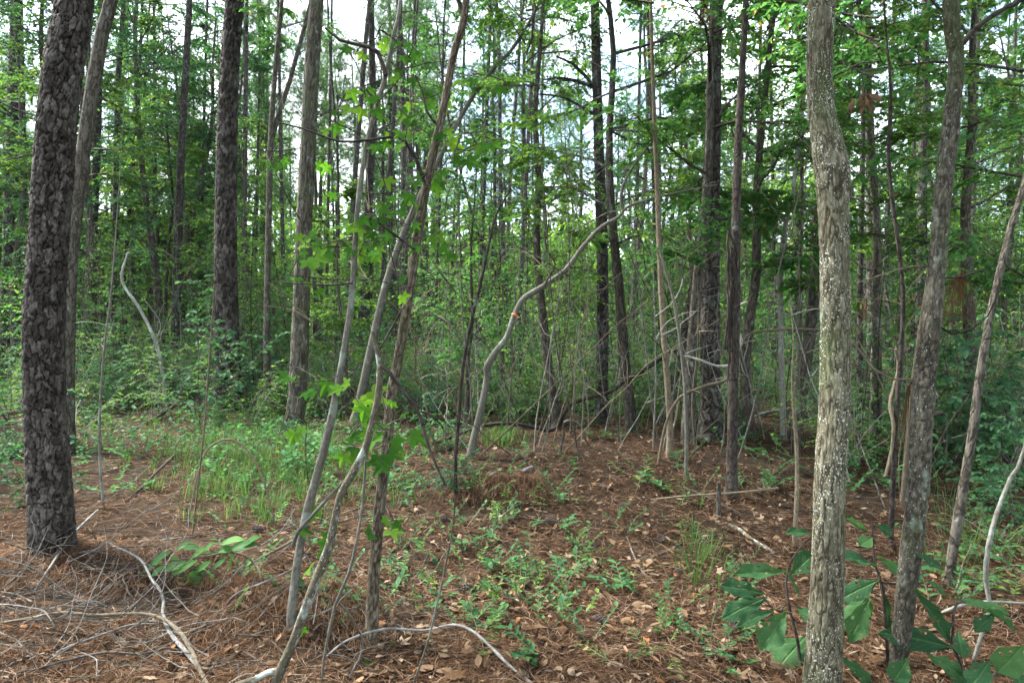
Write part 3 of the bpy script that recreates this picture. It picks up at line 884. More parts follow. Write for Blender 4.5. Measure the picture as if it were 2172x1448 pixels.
plant_tree('understory_tree', 'smooth grey-green stem leaning up and right behind the broken pole', [
    (752, 900, 28), (770, 820, 26), (790, 730, 25), (812, 630, 23), (832, 560, 21), (862, 480, 18), (890, 420, 17), (930, 340, 15), (965, 270, 13), (1010, 195, 12), (1060, 130, 11), (1090, 100, 9)],
    'smooth', top=7.6, crown='hard', cscale=0.8, seed=12, nu=12, fat=0.76)
t_arch, _ = plant_tree('curved_sapling', 'crooked bare sapling bending sharply right with a spot of orange fungus', [
    (996, 975, 22), (1005, 930, 20), (1022, 860, 19), (1033, 800, 18), (1034, 775, 19), (1050, 748, 18), (1075, 715, 16), (1087, 680, 16), (1097, 655, 15), (1112, 632, 16), (1150, 608, 15), (1200, 572, 13), (1235, 525, 12), (1275, 482, 11), (1310, 462, 10), (1330, 440, 9), (1370, 425, 8), (1440, 408, 6), (1520, 392, 4)],
    'smooth', nu=12, step=0.05, seed=13, fat=0.78, cat='sapling', flare=1.1)
add_limb(t_arch, [(1155, 605, 5), (1165, 585, 5), (1178, 560, 4), (1160, 530, 4), (1155, 500, 3)], 'dark', 3, nu=5)
add_limb(t_arch, [(1320, 445, 7), (1318, 410, 7), (1330, 375, 6), (1360, 330, 5), (1400, 280, 4), (1430, 235, 3)], 'smooth', 4, nu=6)
f_ = MB()
q = at(1096, 664, t_arch['_Y'])
for k in range(3):
    a = np.linspace(0, math.pi, 8)
    r = 0.028 - 0.006 * k
    c = np.array([q.x - t_arch.location.x - 0.03 + 0.02 * k, q.y - t_arch.location.y - 0.04, q.z - t_arch.location.z - 0.01 - 0.016 * k])
    rim = np.stack([c[0] + np.cos(a) * r, c[1] - np.sin(a) * r, np.full(8, c[2])], -1)
    rim2 = rim + np.array([0, 0, 0.008]); rim2[:, :2] = (rim2[:, :2] - c[:2]) * 0.7 + c[:2]
    ii = np.arange(7)
    f_.add(np.vstack([rim, rim2]), np.stack([ii, ii + 1, ii + 9, ii + 8], -1))
    f_.add(np.vstack([rim2, c]), np.stack([ii, ii + 1, np.full(7, 8)], -1))
obj('fungus', f_.mesh('fungus', M['fungus']), t_arch)

plant_tree('understory_tree', 'grey leaning smooth-barked tree partly hidden behind the big plated pine', [
    (138, 960, 52), (140, 800, 46), (145, 620, 44), (152, 520, 42), (166, 400, 40), (180, 300, 38), (198, 180, 38), (215, 80, 36), (236, 0, 34)],
    'hard', top=9.5, crown='hard', cscale=1.0, nu=16, seed=14, fat=0.85)
t_bigp, _ = plant_tree('pine_tree', 'thick straight pine with a flared foot and peeling reddish plates', [
    (487, 868, 80), (485, 845, 72), (482, 780, 64), (480, 650, 58), (479, 500, 54), (480, 380, 51), (483, 250, 48), (489, 120, 45), (498, 0, 43)],
    'pine_near', top=19, crown='pine', fine=(lambda U, V, c, s: bark_pine(U, V, c, s, 0.075, 0.13, 0.028), 110, 0.03, 8.0), seed=15, fat=0.88, step=0.4, flare=1.1, lump=0.03)
t_oakm, _ = plant_tree('oak_tree', 'grey fine-ridged tree trunk leaning right beside the thick flared pine', [
    (622, 905, 50), (630, 840, 46), (636, 740, 43), (640, 620, 41), (644, 500, 40), (650, 380, 38), (656, 250, 37), (663, 120, 35), (672, 0, 33)],
    'rough_near', top=13, crown='hard', cscale=1.5, fine=(lambda U, V, c, s: bark_ridge(U, V, c, s, 0.032, 0.16, 0.013), 90, 0.03, 7.5), seed=16, fat=0.86, step=0.3, lump=0.04)
t_k, _ = plant_tree('understory_tree', 'slender grey forked tree between the flared pine and the ridged grey trunk', [
    (566, 880, 24), (566, 800, 22), (566, 690, 20), (568, 560, 19), (571, 420, 18), (574, 310, 18), (580, 200, 15), (588, 100, 13), (598, 0, 12)],
    'hard', top=9, crown='hard', cscale=0.9, seed=17, fat=0.72, nu=10)
add_limb(t_k, [(575, 300, 12), (592, 240, 11), (612, 180, 10), (640, 80, 9), (660, 0, 8), (670, -60, 7)], 'hard', 3)

PINES = [  # label, points
    ('pine at the wood\'s edge with grey trunk, left of the big plated pine', [(12, 800, 42), (18, 600, 38), (24, 380, 35), (28, 200, 32), (34, 0, 28)], 21),
    ('straight grey pine just right of the big plated pine', [(196, 810, 24), (197, 640, 22), (200, 450, 21), (208, 240, 19), (216, 0, 17)], 19),
    ('narrow straight pine behind the thin dark crossed stems', [(238, 800, 18), (243, 600, 17), (246, 400, 16), (250, 180, 14), (262, 0, 12)], 20),
    ('pale straight pine rising behind the curved white sapling', [(371, 815, 25), (372, 700, 24), (378, 500, 22), (386, 300, 19), (394, 150, 17), (402, 0, 15)], 18),
    ('very thin pine hugging the right side of the flared pine', [(515, 800, 14), (517, 560, 13), (520, 300, 12), (523, 0, 10)], 22),
    ('leaning scaly-barked pine beside the broader leaning-side pine pair', [(1418, 900, 30), (1440, 780, 27), (1470, 620, 26), (1490, 480, 25), (1505, 340, 23), (1518, 180, 20), (1528, 0, 17)], 13),
    ('broad scaly pine with a few orange dead leaves caught at its base', [(1508, 938, 48), (1507, 840, 43), (1505, 700, 41), (1506, 560, 40), (1509, 400, 38), (1513, 250, 33), (1516, 100, 30), (1520, 0, 28)], 15),
    ('flaky-barked pine with drooping dead limbs high on its left side', [(1276, 900, 34), (1277, 800, 30), (1279, 700, 29), (1278, 560, 28), (1274, 420, 27), (1269, 280, 25), (1265, 130, 23), (1262, 0, 21)], 17),
    ('short-looking dark pine trunk standing in the thicket behind the crooked sapling', [(1096, 845, 15), (1099, 760, 13), (1102, 640, 12), (1110, 480, 11), (1118, 330, 9), (1128, 150, 8)], 16),
    ('straight grey pine behind the stout speckled oak', [(1850, 880, 24), (1848, 700, 23), (1846, 480, 21), (1843, 250, 18), (1840, 0, 16)], 17),
    ('pale pine behind the rough scaly trunk', [(1952, 860, 28), (1953, 660, 27), (1955, 480, 25), (1958, 300, 23), (1962, 100, 20)], 16),
    ('thin brown pine close to the right flank of the stout oak', [(1825, 900, 17), (1824, 700, 16), (1826, 500, 15), (1830, 300, 13), (1835, 60, 11)], 15),
]
for i, (lab, pts, h) in enumerate(PINES):
    t, _ = plant_tree('pine_tree', lab, pts, 'pine', top=h, crown='pine', cscale=0.62 + 0.05 * (i % 4), seed=30 + i, nu=12, step=0.5, fat=1.02 if i == 6 else 0.87)
    if i == 7:
        add_limb(t, [(1270, 205, 9), (1245, 165, 8), (1215, 135, 6), (1180, 120, 4)], 'pine', 3, step=0.2)
        add_limb(t, [(1268, 190, 8), (1225, 172, 7), (1180, 165, 5), (1150, 170, 3)], 'pine', 4, step=0.2)
        add_limb(t, [(1272, 250, 7), (1230, 225, 6), (1190, 205, 5), (1140, 200, 3)], 'pine', 5, step=0.2)

STEMS = [  # name, label, bark, points, top, crown, crown scale
    ('understory_tree', 'dark mottled tree with a shaggy brown vine wrapped round it', 'dark', [(1551, 1060, 34), (1553, 980, 30), (1555, 850, 28), (1558, 700, 28), (1560, 560, 27), (1562, 420, 24), (1567, 280, 21), (1574, 150, 18), (1582, 0, 15)], 8, 'hard', 1.0),
    ('understory_tree', 'slim tan-barked tree with a vine looping past its middle', 'tan', [(1420, 975, 20), (1421, 900, 18), (1415, 800, 17), (1407, 700, 16), (1400, 560, 15), (1394, 400, 13), (1388, 250, 11)], 7.5, 'hard', 0.9),
    ('sapling', 'thin grey sapling bending left above the looping vine', 'smooth', [(1455, 1015, 11), (1456, 920, 10), (1451, 800, 9), (1438, 690, 9), (1425, 620, 8), (1408, 560, 7), (1398, 530, 5)], None, None, 1),
    ('understory_tree', 'pale lichen-covered trunk in the thicket left of the stout speckled oak', 'pale', [(1662, 935, 20), (1660, 840, 18), (1656, 720, 17), (1655, 600, 16), (1662, 500, 14), (1680, 420, 12), (1695, 300, 10)], 8, 'hard', 0.9),
    ('understory_tree', 'thin grey trunk standing close behind the pale lichen-covered one', 'hard', [(1690, 920, 15), (1694, 780, 14), (1697, 600, 13), (1700, 420, 11), (1702, 250, 9)], 8, 'hard', 0.9),
    ('understory_tree', 'crooked dark stem twisting up between the two nearest right-hand oaks', 'dark', [(1888, 1165, 17), (1893, 1050, 16), (1900, 900, 15), (1910, 760, 14), (1916, 640, 13), (1908, 540, 12), (1892, 420, 11), (1884, 320, 10), (1890, 200, 8), (1880, 80, 7), (1875, 0, 6)], 5.2, 'hard', 0.6),
    ('sapling', 'slim brown sapling leaning right against the rough scaly trunk', 'tan', [(1912, 1080, 13), (1922, 960, 12), (1932, 850, 11), (1945, 740, 10), (1960, 640, 9), (1975, 540, 8)], None, None, 1),
    ('understory_tree', 'brown trunk leaning hard to the right at the woodland\'s right side', 'hard', [(2012, 1245, 34), (2022, 1160, 30), (2042, 1040, 29), (2062, 920, 27), (2078, 800, 25), (2096, 690, 24), (2118, 590, 23), (2145, 480, 22), (2178, 370, 20)], 6, 'hard', 0.8),
    ('sapling', 'pinkish-white lichened crooked sapling bent at its foot, beside big oak leaves', 'pale', [(2062, 1410, 14), (2085, 1335, 14), (2101, 1290, 15), (2091, 1230, 17), (2096, 1160, 17), (2115, 1085, 15), (2145, 1010, 14), (2180, 930, 12)], 3.5, None, 1),
    ('sapling', 'curved chalk-white sapling arching left in front of a fallen log', 'pale', [(351, 862, 13), (346, 800, 12), (333, 735, 12), (315, 690, 11), (290, 645, 10), (265, 610, 9), (258, 588, 9), (262, 565, 8), (272, 535, 7)], None, None, 1),
    ('sapling', 'thin greenish sapling rising from bare litter beside the big plated pine', 'smooth', [(221, 1082, 9), (213, 1000, 8), (211, 900, 8), (217, 790, 7), (228, 680, 6), (238, 600, 5)], 3.0, None, 1),
    ('sapling', 'thin straight sapling next to the arching grass-patch twig', 'tan', [(408, 1140, 5), (420, 1030, 5), (432, 920, 5), (440, 820, 5), (450, 680, 4), (455, 600, 3)], None, None, 1),
    ('sapling', 'dark thin sapling standing just left of the crooked sapling', 'dark', [(967, 1062, 12), (966, 980, 11), (973, 880, 11), (982, 780, 10), (1000, 680, 9), (1022, 590, 8), (1045, 480, 7), (1060, 440, 6), (1085, 400, 4)], None, None, 1),
    ('understory_tree', 'grey tree behind the crooked sapling with whitish upper patches', 'hard', [(1066, 890, 17), (1066, 800, 15), (1062, 700, 14), (1058, 620, 13), (1042, 560, 11), (1015, 500, 9)], 6, 'hard', 0.7),
    ('understory_tree', 'dark narrow stem left of the pale straight pine', 'dark', [(344, 800, 11), (349, 680, 10), (358, 520, 9), (366, 420, 7), (352, 250, 6)], 7, None, 1),
    ('understory_tree', 'thin dark stem crossing upward right of the narrow straight pine', 'dark', [(252, 790, 12), (262, 600, 11), (280, 380, 10), (294, 180, 9), (302, 0, 8)], 9, 'hard', 0.7),
    ('understory_tree', 'second thin dark stem leaning beside the crossing one', 'dark', [(262, 770, 8), (285, 440, 8), (302, 260, 7), (312, 100, 6), (318, 0, 5)], 9, None, 1),
    ('sapling', 'tan stem with brown peeling bark in front of the pale lichen-covered trunk', 'tan', [(1684, 1165, 13), (1690, 1050, 12), (1690, 960, 11), (1684, 870, 10), (1680, 800, 5), (1683, 720, 4), (1676, 640, 3)], None, None, 1),
    ('sapling', 'thin lichened shoot rising between the broken pole and the furrowed slim trunk', 'smooth', [(682, 1455, 9), (690, 1380, 8), (712, 1280, 9), (740, 1215, 9), (758, 1140, 8), (770, 1060, 8), (776, 960, 6), (780, 900, 4)], None, None, 1),
]
T = {}
for i, (nm, lab, bk, pts, top, cr, cs) in enumerate(STEMS):
    t, _ = plant_tree(nm, lab, pts, bk, top=top, crown=cr, cscale=cs, seed=60 + i, nu=10, step=0.09, fat=0.72 if bk == 'pale' else 0.8, cat='tree' if 'tree' in nm else 'sapling')
    T[i] = t
# shaggy vine strands on the dark mottled tree
t = T[0]
rs = rng_(5); vm = MB()
for k in range(26):
    x = 1548 + rs.uniform(-4, 14); y0 = rs.uniform(480, 640)
    pts = [(x + rs.normal() * 4, y0 + j * rs.uniform(35, 60), rs.uniform(3, 6), -0.07 - 0.03 * rs.rand()) for j in range(4)]
    rows = []
    for p in pts:
        q = at(p[0], p[1], t['_Y'] + p[3]); rows.append([q.x - t.location.x, q.y - t.location.y, q.z - t.location.z, 0.5 * p[2] / F_PX * t['_Y']])
    tube(vm, spline(rows, n_per=3), 4, cap=False)
obj('wrapped_vine', vm.mesh('wrapped_vine', M['dark_twig']), t)

# thin pines of the middle distance seen against the sky
THIN = [
    [(730, 800, 16), (736, 640, 15), (750, 420, 14), (765, 220, 13), (778, 60, 12), (785, 0, 11)],
    [(800, 790, 13), (812, 600, 13), (822, 420, 12), (834, 260, 11), (846, 100, 10), (850, 0, 9)],
    [(842, 780, 8), (850, 640, 8), (862, 430, 8), (870, 230, 7), (880, 0, 6)],
    [(852, 790, 9), (858, 620, 9), (866, 420, 8), (874, 200, 7), (886, 0, 6)],
    [(1012, 790, 11), (1020, 560, 11), (1028, 360, 10), (1034, 180, 9), (1040, 60, 8)],
    [(1078, 800, 11), (1072, 620, 11), (1062, 420, 10), (1060, 200, 9), (1056, 40, 8)],
    [(1068, 780, 9), (1074, 600, 9), (1084, 340, 9), (1100, 140, 8), (1104, 60, 7)],
    [(1104, 790, 10), (1110, 620, 9), (1115, 420, 8), (1126, 200, 7), (1132, 60, 6)],
    [(918, 780, 9), (924, 640, 8), (930, 500, 8), (936, 300, 7), (940, 100, 6)],
    [(955, 770, 8), (958, 620, 8), (966, 400, 7), (980, 220, 6), (985, 80, 6)],
    [(690, 770, 9), (694, 560, 9), (698, 330, 8), (702, 120, 7), (704, 0, 6)],
    [(712, 780, 7), (718, 560, 7), (716, 330, 6), (700, 120, 6), (695, 0, 5)],
    [(540, 780, 8), (543, 600, 8), (546, 380, 7), (550, 150, 6), (552, 0, 5)],
    [(330, 790, 10), (332, 640, 10), (330, 440, 9), (328, 200, 8), (326, 0, 7)],
    [(1392, 800, 13), (1390, 640, 12), (1388, 420, 12), (1382, 260, 11), (1376, 60, 9)],
    [(1348, 790, 10), (1350, 620, 9), (1352, 400, 9), (1356, 200, 8), (1360, 0, 7)],
    [(1596, 800, 11), (1600, 640, 11), (1604, 420, 10), (1610, 200, 9), (1615, 0, 8)],
    [(1640, 810, 12), (1642, 640, 11), (1640, 440, 10), (1636, 220, 9), (1632, 0, 8)],
    [(1795, 820, 14), (1792, 640, 13), (1796, 420, 12), (1802, 200, 11), (1806, 0, 10)],
    [(1884, 800, 15), (1880, 600, 14), (1884, 400, 13), (1890, 200, 12), (1898, 0, 10)],
    [(2062, 810, 15), (2060, 640, 14), (2064, 440, 13), (2070, 220, 12), (2078, 0, 10)],
    [(2130, 800, 12), (2132, 640, 12), (2140, 420, 11), (2150, 200, 10), (2156, 0, 9)],
    [(60, 790, 16), (58, 600, 15), (52, 380, 14), (48, 180, 13), (44, 0, 12)],
    [(420, 780, 10), (424, 600, 10), (430, 400, 9), (434, 200, 8), (440, 0, 7)],
    [(605, 790, 11), (602, 620, 11), (598, 430, 10), (594, 230, 9), (590, 0, 8)],
]
for i, pts in enumerate(THIN):
    plant_tree('pine_tree', 'thin straight grey pine pole standing well back against the bright sky', pts, 'pine', top=16 + (i * 7) % 6, crown='pine', cscale=0.55 + 0.06 * (i % 4), seed=200 + i, nu=8, step=0.8, fat=0.85, group='thin pine poles in the middle distance')

# ------------------------------------------------------------------ leaves of the sweetgum sprays (one object per leaf)
def star_mesh():
    mb = MB(); mb.add(STAR[0], STAR[1]); return mb.mesh('leaf', M['leaf_star'], smooth=False, uv=False)
STAR_ME = star_mesh()

def set_leaf(me, parent, P, D, Nn, size, name='leaf', wid=1.0):
    X, Yv, Z = [a[0] for a in frames(np.array([D], float), np.array([Nn], float))]
    o = obj(name, me, parent)
    m = Matrix(((X[0] * size * wid, Yv[0] * size, Z[0] * size, P[0]), (X[1] * size * wid, Yv[1] * size, Z[1] * size, P[1]), (X[2] * size * wid, Yv[2] * size, Z[2] * size, P[2]), (0, 0, 0, 1)))
    o.matrix_basis = m
    return o

STAR_LOW = [(788, 830, 50), (763, 847, 44), (775, 863, 46), (788, 878, 40), (800, 910, 50), (838, 930, 40), (871, 924, 42), (893, 924, 44), (805, 968, 46), (761, 963, 48), (752, 948, 40), (730, 963, 34), (827, 960, 38), (833, 852, 24), (857, 877, 22), (792, 935, 44), (770, 915, 38), (812, 985, 42), (745, 925, 36), (815, 900, 40)]
STAR_HIGH = [(745, 192, 34), (778, 188, 36), (742, 228, 34), (768, 232, 30), (785, 236, 34), (793, 205, 26), (905, 195, 34), (915, 205, 28), (865, 250, 30), (870, 292, 30), (930, 285, 28), (955, 300, 40), (975, 318, 38), (992, 340, 40), (962, 340, 30), (945, 275, 26), (875, 345, 30), (820, 380, 34), (838, 420, 34), (815, 440, 36), (865, 430, 26), (800, 465, 36), (770, 485, 34), (745, 480, 28), (655, 500, 36), (640, 520, 32), (668, 545, 42), (690, 540, 44), (650, 552, 36), (672, 515, 30), (695, 350, 30), (680, 355, 26), (690, 430, 26), (1080, 460, 34), (830, 500, 30), (750, 520, 24), (705, 410, 22), (685, 530, 36), (1000, 300, 30), (720, 478, 30)]
STAR_LEFT = [(609, 797, 34), (620, 800, 26), (650, 830, 34), (668, 828, 28), (695, 810, 40), (720, 822, 34), (740, 812, 30), (625, 918, 36), (640, 905, 28), (670, 1075, 38), (655, 1085, 30), (700, 1140, 34), (690, 1150, 28), (830, 1125, 40), (818, 1098, 34), (835, 1110, 30), (780, 1135, 32), (640, 1125, 30), (655, 1205, 36), (670, 1225, 34), (680, 1170, 30), (630, 1310, 26), (640, 1330, 26), (800, 1378, 34), (825, 1365, 40), (815, 1390, 34), (850, 1385, 38), (790, 1415, 34), (795, 1440, 40)]
rs = rng_(77)
def star_group(lst, tree, dy, twig_to=None):
    pts = {}
    rows_tw = MB()
    Y = tree['_Y'] + dy
    for (px, py, w) in lst:
        y = Y + rs.uniform(-0.22, 0.22)
        q = at(px, py, y)
        size = w / F_PX * y * 0.85
        D = np.array([rs.normal() * 0.8, -0.25 + rs.normal() * 0.3, -0.55 + rs.normal() * 0.35])
        Nn = np.array([rs.normal() * 0.4, -0.9 + rs.normal() * 0.3, 0.6])
        P = np.array([q.x - tree.location.x, q.y - tree.location.y, q.z - tree.location.z])
        set_leaf(STAR_ME, tree, P, D, Nn, size)
        # a petiole back towards a shared twig line
        b = P + np.array([rs.normal() * 0.05, 0.02, rs.uniform(0.03, 0.09)])
        tube(rows_tw, spline(np.array([[*P, 0.0012], [*(P * 0.5 + b * 0.5 + np.array([0, 0, 0.01])), 0.0014], [*b, 0.0016]]), n_per=2), 4, cap=False)
        pts[(px, py)] = b
    # chain each leaf's foot to its nearest neighbour already joined, thin twigs
    ks = list(pts.values())
    ks.sort(key=lambda v: v[2])
    for i in range(1, len(ks)):
        j = min(range(i), key=lambda k: np.linalg.norm(ks[k] - ks[i]))
        if np.linalg.norm(ks[j] - ks[i]) < 0.55:
            mid = (ks[i] + ks[j]) / 2 + rs.normal(size=3) * 0.012
            tube(rows_tw, spline(np.array([[*ks[j], 0.003], [*mid, 0.0026], [*ks[i], 0.002]]), n_per=3), 5, cap=False)
    obj('twigs', rows_tw.mesh('twigs', M['dark_twig']), tree)
star_group(STAR_LOW, t_slim, -0.25)
star_group(STAR_HIGH, t_gum, 0.15)
star_group(STAR_LEFT, t_gum, -0.05)
gum_line = [(745, 640), (752, 540), (760, 430), (775, 320), (795, 240), (818, 160), (836, 70)]
slim_line = [(868, 620), (882, 520), (900, 420), (918, 330), (940, 230), (962, 120)]
for line, tr_, dy in ((gum_line, t_gum, 0.1), (slim_line, t_slim, 0.15)):
    lst = []
    for c in range(15):
        k = rs.uniform(0, len(line) - 1.01); i_ = int(k); f_ = k - i_
        cx_ = line[i_][0] * (1 - f_) + line[i_ + 1][0] * f_ + rs.normal() * 70; cy_ = line[i_][1] * (1 - f_) + line[i_ + 1][1] * f_
        for q_ in range(rs.randint(3, 6)):
            lst.append((cx_ + rs.normal() * 20, cy_ + rs.normal() * 14, rs.uniform(18, 32)))
    star_group(lst, tr_, dy)

# ------------------------------------------------------------------ big-leaved oak saplings near the right edge
def big_leaf_mesh(seed):
    rs = rng_(seed)
    nl, nw = 15, 9
    mb = MB()
    tt = np.linspace(0, 1, nl)
    wprof = np.array([0.03, 0.05, 0.09, 0.15, 0.20, 0.25, 0.29, 0.31, 0.34, 0.35, 0.35, 0.31, 0.25, 0.15, 0.02])
    lob = 1 + 0.10 * np.sin(tt * 17 + seed) * (tt > 0.25)
    V = []; UV = []
    for i, t in enumerate(tt):
        for j in range(nw):
            s = -1 + 2 * j / (nw - 1)
            w = wprof[i] * (lob[i] if abs(s) > 0.8 else 1.0)
            x = s * w
            z = -0.22 * t ** 2 + 0.05 * abs(s) + 0.025 * math.sin(t * 15 + 2 * abs(s)) * abs(s) + 0.012 * rs.normal() - 0.05 * s * s * math.sin(seed)
            V.append([x, t + 0.015 * rs.normal() * (abs(s) > 0.9), z]); UV.append([s * w, t])
    idx = np.arange(nl * nw).reshape(nl, nw)
    f = np.stack([idx[:-1, :-1], idx[:-1, 1:], idx[1:, 1:], idx[1:, :-1]], -1).reshape(-1, 4)
    if seed % 3 == 0: f = np.delete(f, [37 + seed % 5, 62], 0)      # insect holes
    if seed % 3 == 1: f = np.delete(f, [54, 71, 103], 0)
    mb.add(V, f, np.array(UV))
    return mb.mesh('leaf', M['leaf_big'])
BIGL = [big_leaf_mesh(k) for k in range(5)]

BIG_A = [((1666, 1214), (1583, 1205), 30), ((1621, 1260), (1550, 1236), 34), ((1627, 1266), (1551, 1296), 38), ((1640, 1296), (1577, 1312), 24), ((1668, 1296), (1621, 1365), 46), ((1677, 1219), (1722, 1178), 36), ((1668, 1214), (1700, 1252), 36), ((1712, 1346), (1655, 1402), 52), ((1726, 1131), (1677, 1124), 18), ((1690, 1290), (1725, 1310), 28)]
BIG_B = [((1856, 1203), (1795, 1165), 48), ((1864, 1230), (1790, 1262), 40), ((1840, 1270), (1792, 1312), 36), ((1842, 1270), (1812, 1346), 38), ((1842, 1266), (1845, 1314), 16), ((1868, 1242), (1892, 1335), 18), ((1779, 1387), (1850, 1444), 24), ((1858, 1112), (1892, 1128), 22), ((1860, 1183), (1955, 1238), 36), ((1835, 1130), (1812, 1100), 18), ((1850, 1140), (1830, 1150), 26)]
BIG_C = [((1935, 1250), (2022, 1345), 30), ((2026, 1374), (1907, 1340), 46), ((1965, 1230), (2010, 1252), 18), ((2026, 1272), (2128, 1288), 24), ((2090, 1294), (2158, 1324), 28), ((2168, 1368), (2128, 1420), 54), ((1965, 1388), (2052, 1428), 32), ((1935, 1170), (1995, 1195), 18), ((2030, 1340), (2044, 1382), 30), ((1990, 1405), (2060, 1450), 36), ((1925, 1395), (1900, 1440), 40), ((2100, 1400), (2070, 1445), 40), ((2150, 1420), (2180, 1470), 50), ((2110, 1300), (2075, 1330), 26)]
rs = rng_(91)
def big_plant(label, base, Y, stems, lst):
    g = at(*base, Y); gz = float(gh(g.x, g.y))
    t = thing('oak_seedling', label, 'seedling', (g.x, g.y, gz))
    for st in stems:
        rows = []
        for k, (x, y, w) in enumerate(st):
            q = at(x, y, Y + 0.04 * k); rows.append([q.x - g.x, q.y - g.y, q.z - gz, 0.5 * w / F_PX * Y])
        mb = MB(); tube(mb, spline(rows, step=0.03), 7); obj('stem', mb.mesh('stem', M['dark']), t)
    for i, (a, b, w) in enumerate(lst):
        y = Y + rs.uniform(-0.12, 0.12)
        A = at(*a, y); Bp = at(*b, y + rs.uniform(-0.10, 0.02))
        D = np.array(Bp - A); L = np.linalg.norm(D) * 1.14
        Nn = np.array([rs.normal() * 0.25, -0.75 + rs.normal() * 0.2, 0.75 + rs.normal() * 0.15])
        wid = min(1.9, 1.18 * (w / F_PX * y) / (0.68 * L))
        set_leaf(BIGL[i % 5], t, np.array([A.x - g.x, A.y - g.y, A.z - gz]), D, Nn, L, wid=wid)
big_plant('broad-leaved green oak seedling left of the stout speckled trunk', (1700, 1440), 2.95, [[(1700, 1445, 8), (1692, 1360, 7), (1675, 1290, 6), (1668, 1225, 5), (1690, 1170, 4), (1730, 1130, 3)], [(1680, 1300, 5), (1640, 1290, 4), (1618, 1262, 3)]], BIG_A)
big_plant('dark glossy oak seedling drooping between the stout oak and the rough trunk', (1880, 1440), 2.9, [[(1885, 1450, 8), (1880, 1340, 7), (1870, 1240, 6), (1855, 1190, 5), (1850, 1110, 4)], [(1872, 1235, 5), (1920, 1238, 4), (1960, 1235, 3)]], BIG_B)
big_plant('sprawling oak seedling with insect-eaten leaves below the rough trunk', (2040, 1470), 2.6, [[(2060, 1480, 9), (2030, 1390, 7), (1990, 1310, 6), (1940, 1250, 5), (1930, 1180, 4)], [(2020, 1360, 6), (2030, 1280, 5), (2090, 1290, 4), (2120, 1295, 3)], [(2060, 1470, 7), (2120, 1420, 6), (2165, 1370, 5)]], BIG_C)

# the pale leafy branch lying low in front of the grass
def pale_leaf_mesh():
    mb = MB()
    V = []; F = []
    nl, nw = 8, 5
    wp = [0.01, 0.14, 0.21, 0.23, 0.21, 0.15, 0.08, 0.0]
    for i in range(nl):
        for j in range(nw):
            s = -1 + 2 * j / (nw - 1); t = i / (nl - 1)
            V.append([s * wp[i], t, 0.07 * abs(s) - 0.18 * t * t])
    idx = np.arange(nl * nw).reshape(nl, nw)
    f = np.stack([idx[:-1, :-1], idx[:-1, 1:], idx[1:, 1:], idx[1:, :-1]], -1).reshape(-1, 4)
    mb.add(V, f); return mb.mesh('leaf', M['leaf_pale'], uv=False)
PALE = pale_leaf_mesh()
Yb = 3.75
g = ground_hit(560, 1260)
t = thing('maple_seedling', 'low branch of pale elongated leaves reaching over brown needles in front of the grass', 'seedling', (g.x, g.y, g.z))
LB = [((345, 1190), (300, 1210)), ((365, 1170), (320, 1190)), ((350, 1200), (318, 1222)), ((380, 1155), (420, 1160)), ((400, 1150), (375, 1165)), ((440, 1160), (405, 1180)), ((455, 1150), (430, 1168)), ((470, 1155), (510, 1140)), ((490, 1165), (540, 1150)), ((420, 1190), (365, 1215)), ((435, 1195), (395, 1250)), ((400, 1195), (345, 1205)), ((450, 1190), (415, 1210)), ((480, 1185), (450, 1205)), ((500, 1175), (480, 1205)), ((360, 1180), (390, 1205)), ((515, 1160), (545, 1135)), ((395, 1215), (368, 1252)), ((460, 1170), (500, 1160)), ((540, 1180), (520, 1200))]
rs = rng_(15)
mb = MB()
for st in ([(560, 1262, 5), (545, 1200, 5), (500, 1172, 4), (430, 1180, 4), (350, 1190, 3)], [(500, 1172, 4), (450, 1152, 3), (380, 1155, 2)], [(430, 1180, 3), (400, 1205, 2)]):
    rows = []
    for k, (x, y, w) in enumerate(st):
        q = at(x, y, g.y if (x, y) == (560, 1262) else Yb); rows.append([q.x - g.x, q.y - g.y, q.z - g.z, 0.5 * w / F_PX * Yb])
    tube(mb, spline(rows, step=0.04), 6)
obj('stem', mb.mesh('stem', M['tan']), t)
for a, b in LB:
    y = Yb + rs.uniform(-0.1, 0.1)
    A = at(*a, y); B_ = at(*b, y - rs.uniform(0, 0.06))
    D = np.array(B_ - A)
    set_leaf(PALE, t, np.array([A.x - g.x, A.y - g.y, A.z - g.z]), D, np.array([rs.normal() * 0.3, -0.45, 0.9]), np.linalg.norm(D) * 1.15)

# ------------------------------------------------------------------ shrubs, seedlings, far trees: shared shapes, one object each
def in_view_x(px, y): return (px - CX) / F_PX * y

SHR = []
for k in range(6):
    rs = rng_(300 + k)
    H = [1.2, 1.6, 2.1, 1.0, 1.8, 2.6][k]
    wood, fol = MB(), MB()
    P, D, N, Sz = [], [], [], []
    for s in range(4 + k % 3):
        lp = limb_path(rs, (rs.normal() * 0.06, rs.normal() * 0.06, -0.05), rs.uniform(0, 6.28), rs.uniform(0.9, 1.45), H * rs.uniform(0.6, 1.0), 0.009, 8, 0.2, 0.25)
        tube(wood, lp, 5, cap=False)
        spray_twigs(rs, wood, lp, [22, 13, 26, 16, 22, 11][k], 0.45, 14, [0.05, 0.078, 0.04, 0.062, 0.045, 0.085][k], P, D, N, Sz, start=0.2, flat=0.5, twig_r=0.003)
    leaves(fol, OVAL if k < 3 else DIAMOND, np.array(P), np.array(D), np.array(N), np.array(Sz))
    SHR.append((wood.mesh('stems', M['hard'] if k % 2 else M['pale']), fol.mesh('foliage', M['leaf_dark'] if k % 2 else M['leaf_far'], smooth=False, uv=False)))

